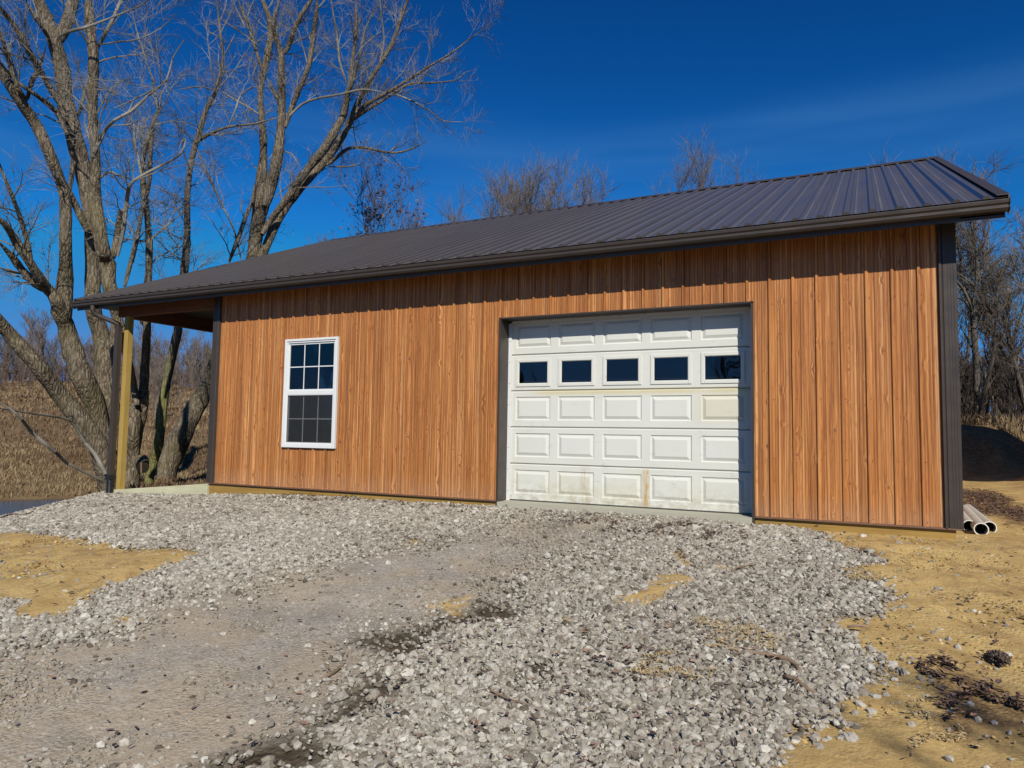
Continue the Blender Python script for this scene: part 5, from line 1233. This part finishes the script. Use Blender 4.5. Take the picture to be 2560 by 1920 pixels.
def bare_tree_arrays(h, spread=.35, n1=16, n2=7, n3=5, rmin=.008, trunk_r=None, multi=1, lean=.05, start=.25, up_=.5, fan=None, l1=.09):
    """free-standing bare tree at the origin -> trunk (v,q), crown (v,[q])"""
    tr = trunk_r or h*.013
    K = 9; N = multi; a = rng.rand(N)*6.28; ln = (lean+(.16*(N > 1)) if fan is None else fan*np.sqrt(rng.rand(N)))
    base = np.zeros((N, K, 3)); d = np.stack([np.cos(a)*ln, np.sin(a)*ln, np.ones(N)], -1); d /= np.linalg.norm(d, axis=1, keepdims=True)
    for i in range(1, K):
        d = d+rng.randn(N, 3)*[.06, .06, 0]+np.array([0, 0, .02 if fan else 0]); d /= np.linalg.norm(d, axis=1, keepdims=True); base[:, i] = base[:, i-1]+d*h/(K-1)
    rad = np.tile(np.linspace(tr, tr*.12, K), (N, 1))
    p1, r1 = spawn(base, rad, n1, h*spread*.5, h*spread*1.05, K=7, ang=(22, 50), rise=up_, rfac=.45, tmin=start, rmin=rmin, rmax=l1, wig=.11)
    p2, r2_ = spawn(p1, r1, n2, h*.06, h*.17, K=5, ang=(20, 48), rise=.25, rfac=.55, rmin=rmin, rmax=.03, wig=.1)
    parts = [tubes(p1, r1, 5), tubes(p2, r2_, 4)]
    kk = h*.97/max(p2[:, :, 2].max(), base[:, :, 2].max()); base = base*kk; p1 = p1*kk; p2 = p2*kk
    parts = [tubes(p1, r1, 5), tubes(p2, r2_, 4)]
    if n3:
        p3, r3 = spawn(p2, r2_, n3, h*.025, h*.08, K=4, ang=(20, 48), rise=.2, rfac=.6, rmin=rmin*.8, rmax=.01, wig=.1); parts.append(tubes(p3, r3, 3))
        return tubes(base, rad, 9), cat(parts), p3
    return tubes(base, rad, 6), cat(parts), p2
def place_tree(x, y, top_z, label, name='bare_tree', group='bare trees beyond the barn', **k):
    b = (x, y, H1(x, y)); h = top_z-b[2]
    (tv, tq), (cv, cq), tips = bare_tree_arrays(h, **k)
    root = thing(name, label, 'tree', b, group)
    mesh_np('trunk', tv+np.array(b), tq, BARK_F, b, root, True); mesh_np('crown', cv+np.array(b), cq, TWIG_F, b, root)
    return root, tips+np.array(b), b
place_tree(-5.22, 21.8, 14.0, 'broad fan-shaped bare tree rising behind the middle of the roof ridge', spread=.13, n1=9, n2=7, n3=5, rmin=.0065, multi=34, fan=.36, trunk_r=.07, up_=.45, start=.3, l1=.030)
place_tree(-7.23, 18.41, 10.6, 'small hazy bare tree just right of the brown-leaved oak', spread=.2, n1=12, n2=6, n3=4, rmin=.006, trunk_r=.05, multi=4, fan=.2, up_=.4, l1=.02)
place_tree(1.7, 27.31, 16.0, 'narrow bare tree whose top shows over the ridge right of centre', spread=.13, n1=20, n2=6, n3=4, rmin=.0065, trunk_r=.07, multi=3, fan=.09, up_=.5, start=.4, l1=.03)
place_tree(2.83, 29.56, 14.9, 'faint low bare tree tip over the ridge, second of three', spread=.14, n1=16, n2=5, n3=4, rmin=.006, trunk_r=.06, multi=2, fan=.1, up_=.5, l1=.02)
place_tree(4.39, 26.77, 15.0, 'thin bare sapling tip poking over the ridge', spread=.07, n1=16, n2=4, n3=3, rmin=.006, trunk_r=.09, up_=.5, l1=.02)
place_tree(11.65, 23.99, 12.3, 'bare tree top behind the right end of the ridge', spread=.16, n1=16, n2=6, n3=4, rmin=.006, trunk_r=.07, multi=3, fan=.12, up_=.4, l1=.03)
place_tree(12.32, 21.92, 11.4, 'bare tree rising just beyond the right roof edge', spread=.16, n1=16, n2=6, n3=4, rmin=.006, trunk_r=.07, multi=3, fan=.12, up_=.4, l1=.03)
place_tree(13.35, 22.81, 11.9, 'bare tree standing highest against the sky right of the roof', spread=.18, n1=16, n2=6, n3=4, rmin=.006, trunk_r=.07, multi=3, fan=.14, up_=.4, l1=.03)
place_tree(13.18, 13.72, 6.4, 'twisted bare tree at the right edge of view above the bank', spread=.42, n1=22, n2=8, n3=5, rmin=.006, multi=2, up_=.10, start=.35, l1=.05)
place_tree(13.61, 18.72, 7.8, 'dark bare tree on the bank near the right edge', spread=.3, n1=22, n2=8, n3=5, rmin=.007, multi=2, up_=.25, start=.3, l1=.04)
# oak that kept its leaves
def oak(x, y, top_z, label, nl, sd):
    root, tips, b = place_tree(x, y, top_z, label, 'oak_tree', 'oaks holding brown leaves', spread=.32, n1=20, n2=6, n3=5, rmin=.006, trunk_r=.07, multi=3, fan=.25, up_=.3, start=.35, l1=.03)
    hz = tips[:, -1, 2]; w = np.clip((top_z-hz)/(top_z-6.5), .02, 1)**1.5*(hz > 6.2); cl = vnoise(tips[:, -1, 0], tips[:, -1, 1]+tips[:, -1, 2]*1.7, .55, sd)
    w = w*(cl > .05); w /= w.sum(); k = rng.choice(len(tips), nl, p=w)
    P_ = tips[k, rng.randint(1, 4, nl)]+rng.randn(nl, 3)*.06
    V, F, nv = scatter(P_, rng.uniform(.05, .10, nl), leafb, leaff, -.2, 1.2)
    mesh_np('leaves', V, F, OAKLEAF, b, root, attrs={'tint': np.repeat(rng.rand(nl), nv)})
oak(-6.66, 13.98, 11.35, 'young oak with clusters of dead brown leaves above the roof ridge', 2800, 81)
oak(-8.07, 12.88, 9.2, 'low oak branchwork with dead leaves near the left end of the ridge', 600, 83)

# trees behind the viewer on the sunny side: they throw the branch shadows on the clay and show in the panes
def behind(x, y, h, label, **k):
    b = (x, y, H1(x, y)); (tv, tq), (cv, cq), _ = bare_tree_arrays(h, **k)
    root = thing('bare_tree', label, 'tree', b, 'bare trees across the yard')
    mesh_np('trunk', tv+np.array(b), tq, BARK_F, b, root, True); mesh_np('crown', cv+np.array(b), cq, TWIG_F, b, root)
behind(16.4, -11.2, 8.4, 'low spreading bare tree across the yard whose branches shade the clay', spread=.26, n1=9, n2=6, n3=3, rmin=.014, multi=5, fan=.16, up_=.1, start=.4, l1=.20, trunk_r=.15)
behind(27.0, -8.0, 15, 'tall bare tree across the yard to the right', spread=.4, n1=18, n2=7, n3=4, rmin=.010, multi=2, up_=.3)
behind(3.0, -34.0, 16, 'bare tree across the yard mirrored in the door lights', spread=.4, n1=18, n2=7, n3=4, rmin=.012, multi=2, up_=.3)
behind(-8.0, -30.0, 15, 'bare tree across the yard mirrored in the window', spread=.4, n1=18, n2=7, n3=4, rmin=.012, multi=2, up_=.3)

# ------------------------------------------------------------------ far woodland, one mass each
def wood_mass(name, label, spots, hs, mat, variants, rs=1.0):
    vs, fs, b = [], [], 0
    for (x, y), h in zip(spots, hs):
        v, f = variants[rng.randint(len(variants))]; a = rng.rand()*6.28; c, s = math.cos(a), math.sin(a)
        sc_ = h; R = np.array([[c, -s, 0], [s, c, 0], [0, 0, 1]])
        V = (v@R.T)*sc_; V += np.array([x, y, H1(x, y)-.1]); vs.append(V); fs += [q+b for q in f]; b += len(V)
    o = mesh_np(name, np.concatenate(vs), fs, mat); return tag(o, label, 'woodland', kind='stuff')
def variants(n, rmin, **k):
    out = []
    for _ in range(n):
        (tv, tq), (cv, cq), _t = bare_tree_arrays(1.0, rmin=rmin, n3=0, trunk_r=.014, **k); out.append((np.concatenate([tv, cv]), [tq]+[q+len(tv) for q in cq]))
    return out
def ringpts(n, a0, a1, r0, r1):
    a = np.radians(rng.uniform(a0, a1, n)); r = np.sqrt(rng.uniform(r0*r0, r1*r1, n)); return np.stack([9.16+np.sin(a)*r, -7.9+np.cos(a)*r], -1)
VA = variants(9, .0013, spread=.30, n1=22, n2=7, up_=.35, start=.22, multi=2, fan=.15)
p = ringpts(520, -82, -30, 80, 125)
wood_mass('far_wood', 'grey leafless woodland along the top of the field at left', p, rng.uniform(4.5, 9.0, len(p)), TWIG_W, VA)
VS = variants(6, .0035, spread=.5, n1=24, n2=5, up_=.7, start=.02)
p = ringpts(900, -82, -30, 74, 100)
wood_mass('far_brush', 'low reddish-brown brush along the foot of the far wood', p, rng.uniform(1.4, 2.8, len(p)), m_twig('brush_twigs', (.095, .062, .050), (.155, .105, .085)), VS)
VB = variants(7, .0018, spread=.30, n1=24, n2=7, up_=.35, start=.12)
p = ringpts(230, -14, 34, 24.5, 52)
wood_mass('bank_wood', 'dark dense leafless wood on the bank right of the barn', p, rng.uniform(2.8, 5.6, len(p)), TWIG_D, VB)
VT = variants(6, .0028, spread=.55, n1=26, n2=6, up_=.6, start=.02)
p = ringpts(420, -14, 34, 24, 44)
wood_mass('bank_thicket', 'tangled dark brown thicket at the foot of the bank wood', p, rng.uniform(1.4, 3.4, len(p)), TWIG_D, VT)
p = ringpts(130, -56, -36, 46, 78)
wood_mass('field_scrub', 'brown scrub and saplings on the field behind the porch', p, rng.uniform(1.5, 4.5, len(p)), TWIG_W, VB)
# ------------------------------------------------------------------ dry grass
def grass(name, label, n, a0, a1, r0, r1, h0, h1, w, filt=None):
    P2 = ringpts(n, a0, a1, r0, r1)
    if filt is not None: P2 = P2[filt(P2[:, 0], P2[:, 1])]
    n = len(P2); z = height(P2[:, 0], P2[:, 1]); r = np.hypot(P2[:, 0]-9.16, P2[:, 1]+7.9)
    h = rng.uniform(h0, h1, n)*(1+.35*vnoise(P2[:, 0], P2[:, 1], 1.6, 91)); a = rng.rand(n)*np.pi; ww = w*(.5+.03*r)*rng.uniform(.6, 1.4, n)
    lean = rng.randn(n, 2)*.35*h[:, None]
    B = np.stack([P2[:, 0], P2[:, 1], z-.03], -1); dx = np.stack([np.cos(a)*ww, np.sin(a)*ww, np.zeros(n)], -1)
    mid = B+np.stack([lean[:, 0]*.35, lean[:, 1]*.35, h*.6], -1); tip = B+np.stack([lean[:, 0], lean[:, 1], h], -1)
    V = np.stack([B-dx, B+dx, mid+dx*.7, mid-dx*.7, tip], 1).reshape(-1, 3); i = np.arange(n)*5
    F4 = np.stack([i, i+1, i+2, i+3], -1); F3 = np.stack([i+3, i+2, i+4], -1)
    t = np.clip(.5+.22*rng.randn(n)+.38*vnoise(P2[:, 0], P2[:, 1], 2.6, 93)+.15*vnoise(P2[:, 0], P2[:, 1], .7, 95), 0, 1)
    o = mesh_np(name, V, [F4, F3], GRASSM, attrs={'tint': np.repeat(t, 5)}); return tag(o, label, 'dry grass', kind='stuff')
def off_creek(x, y):
    return (height(x, y) > -.98) & ~((x > -2.36) & (y < 13)) & ~((x > -3.4) & (y < 0.2))
grass('field_grass', 'tawny dead grass over the rising field at left', 90000, -78, -36, 13, 34, .06, .20, .012, off_creek)
grass('far_field_grass', 'tawny dead grass on the upper field below the wood', 60000, -78, -30, 33, 88, .12, .32, .018, off_creek)
grass('bank_grass', 'pale dead grass tufts along the lip of the dirt bank', 9000, -10, 30, 22.6, 25, .12, .42, .010)
print('scene built')
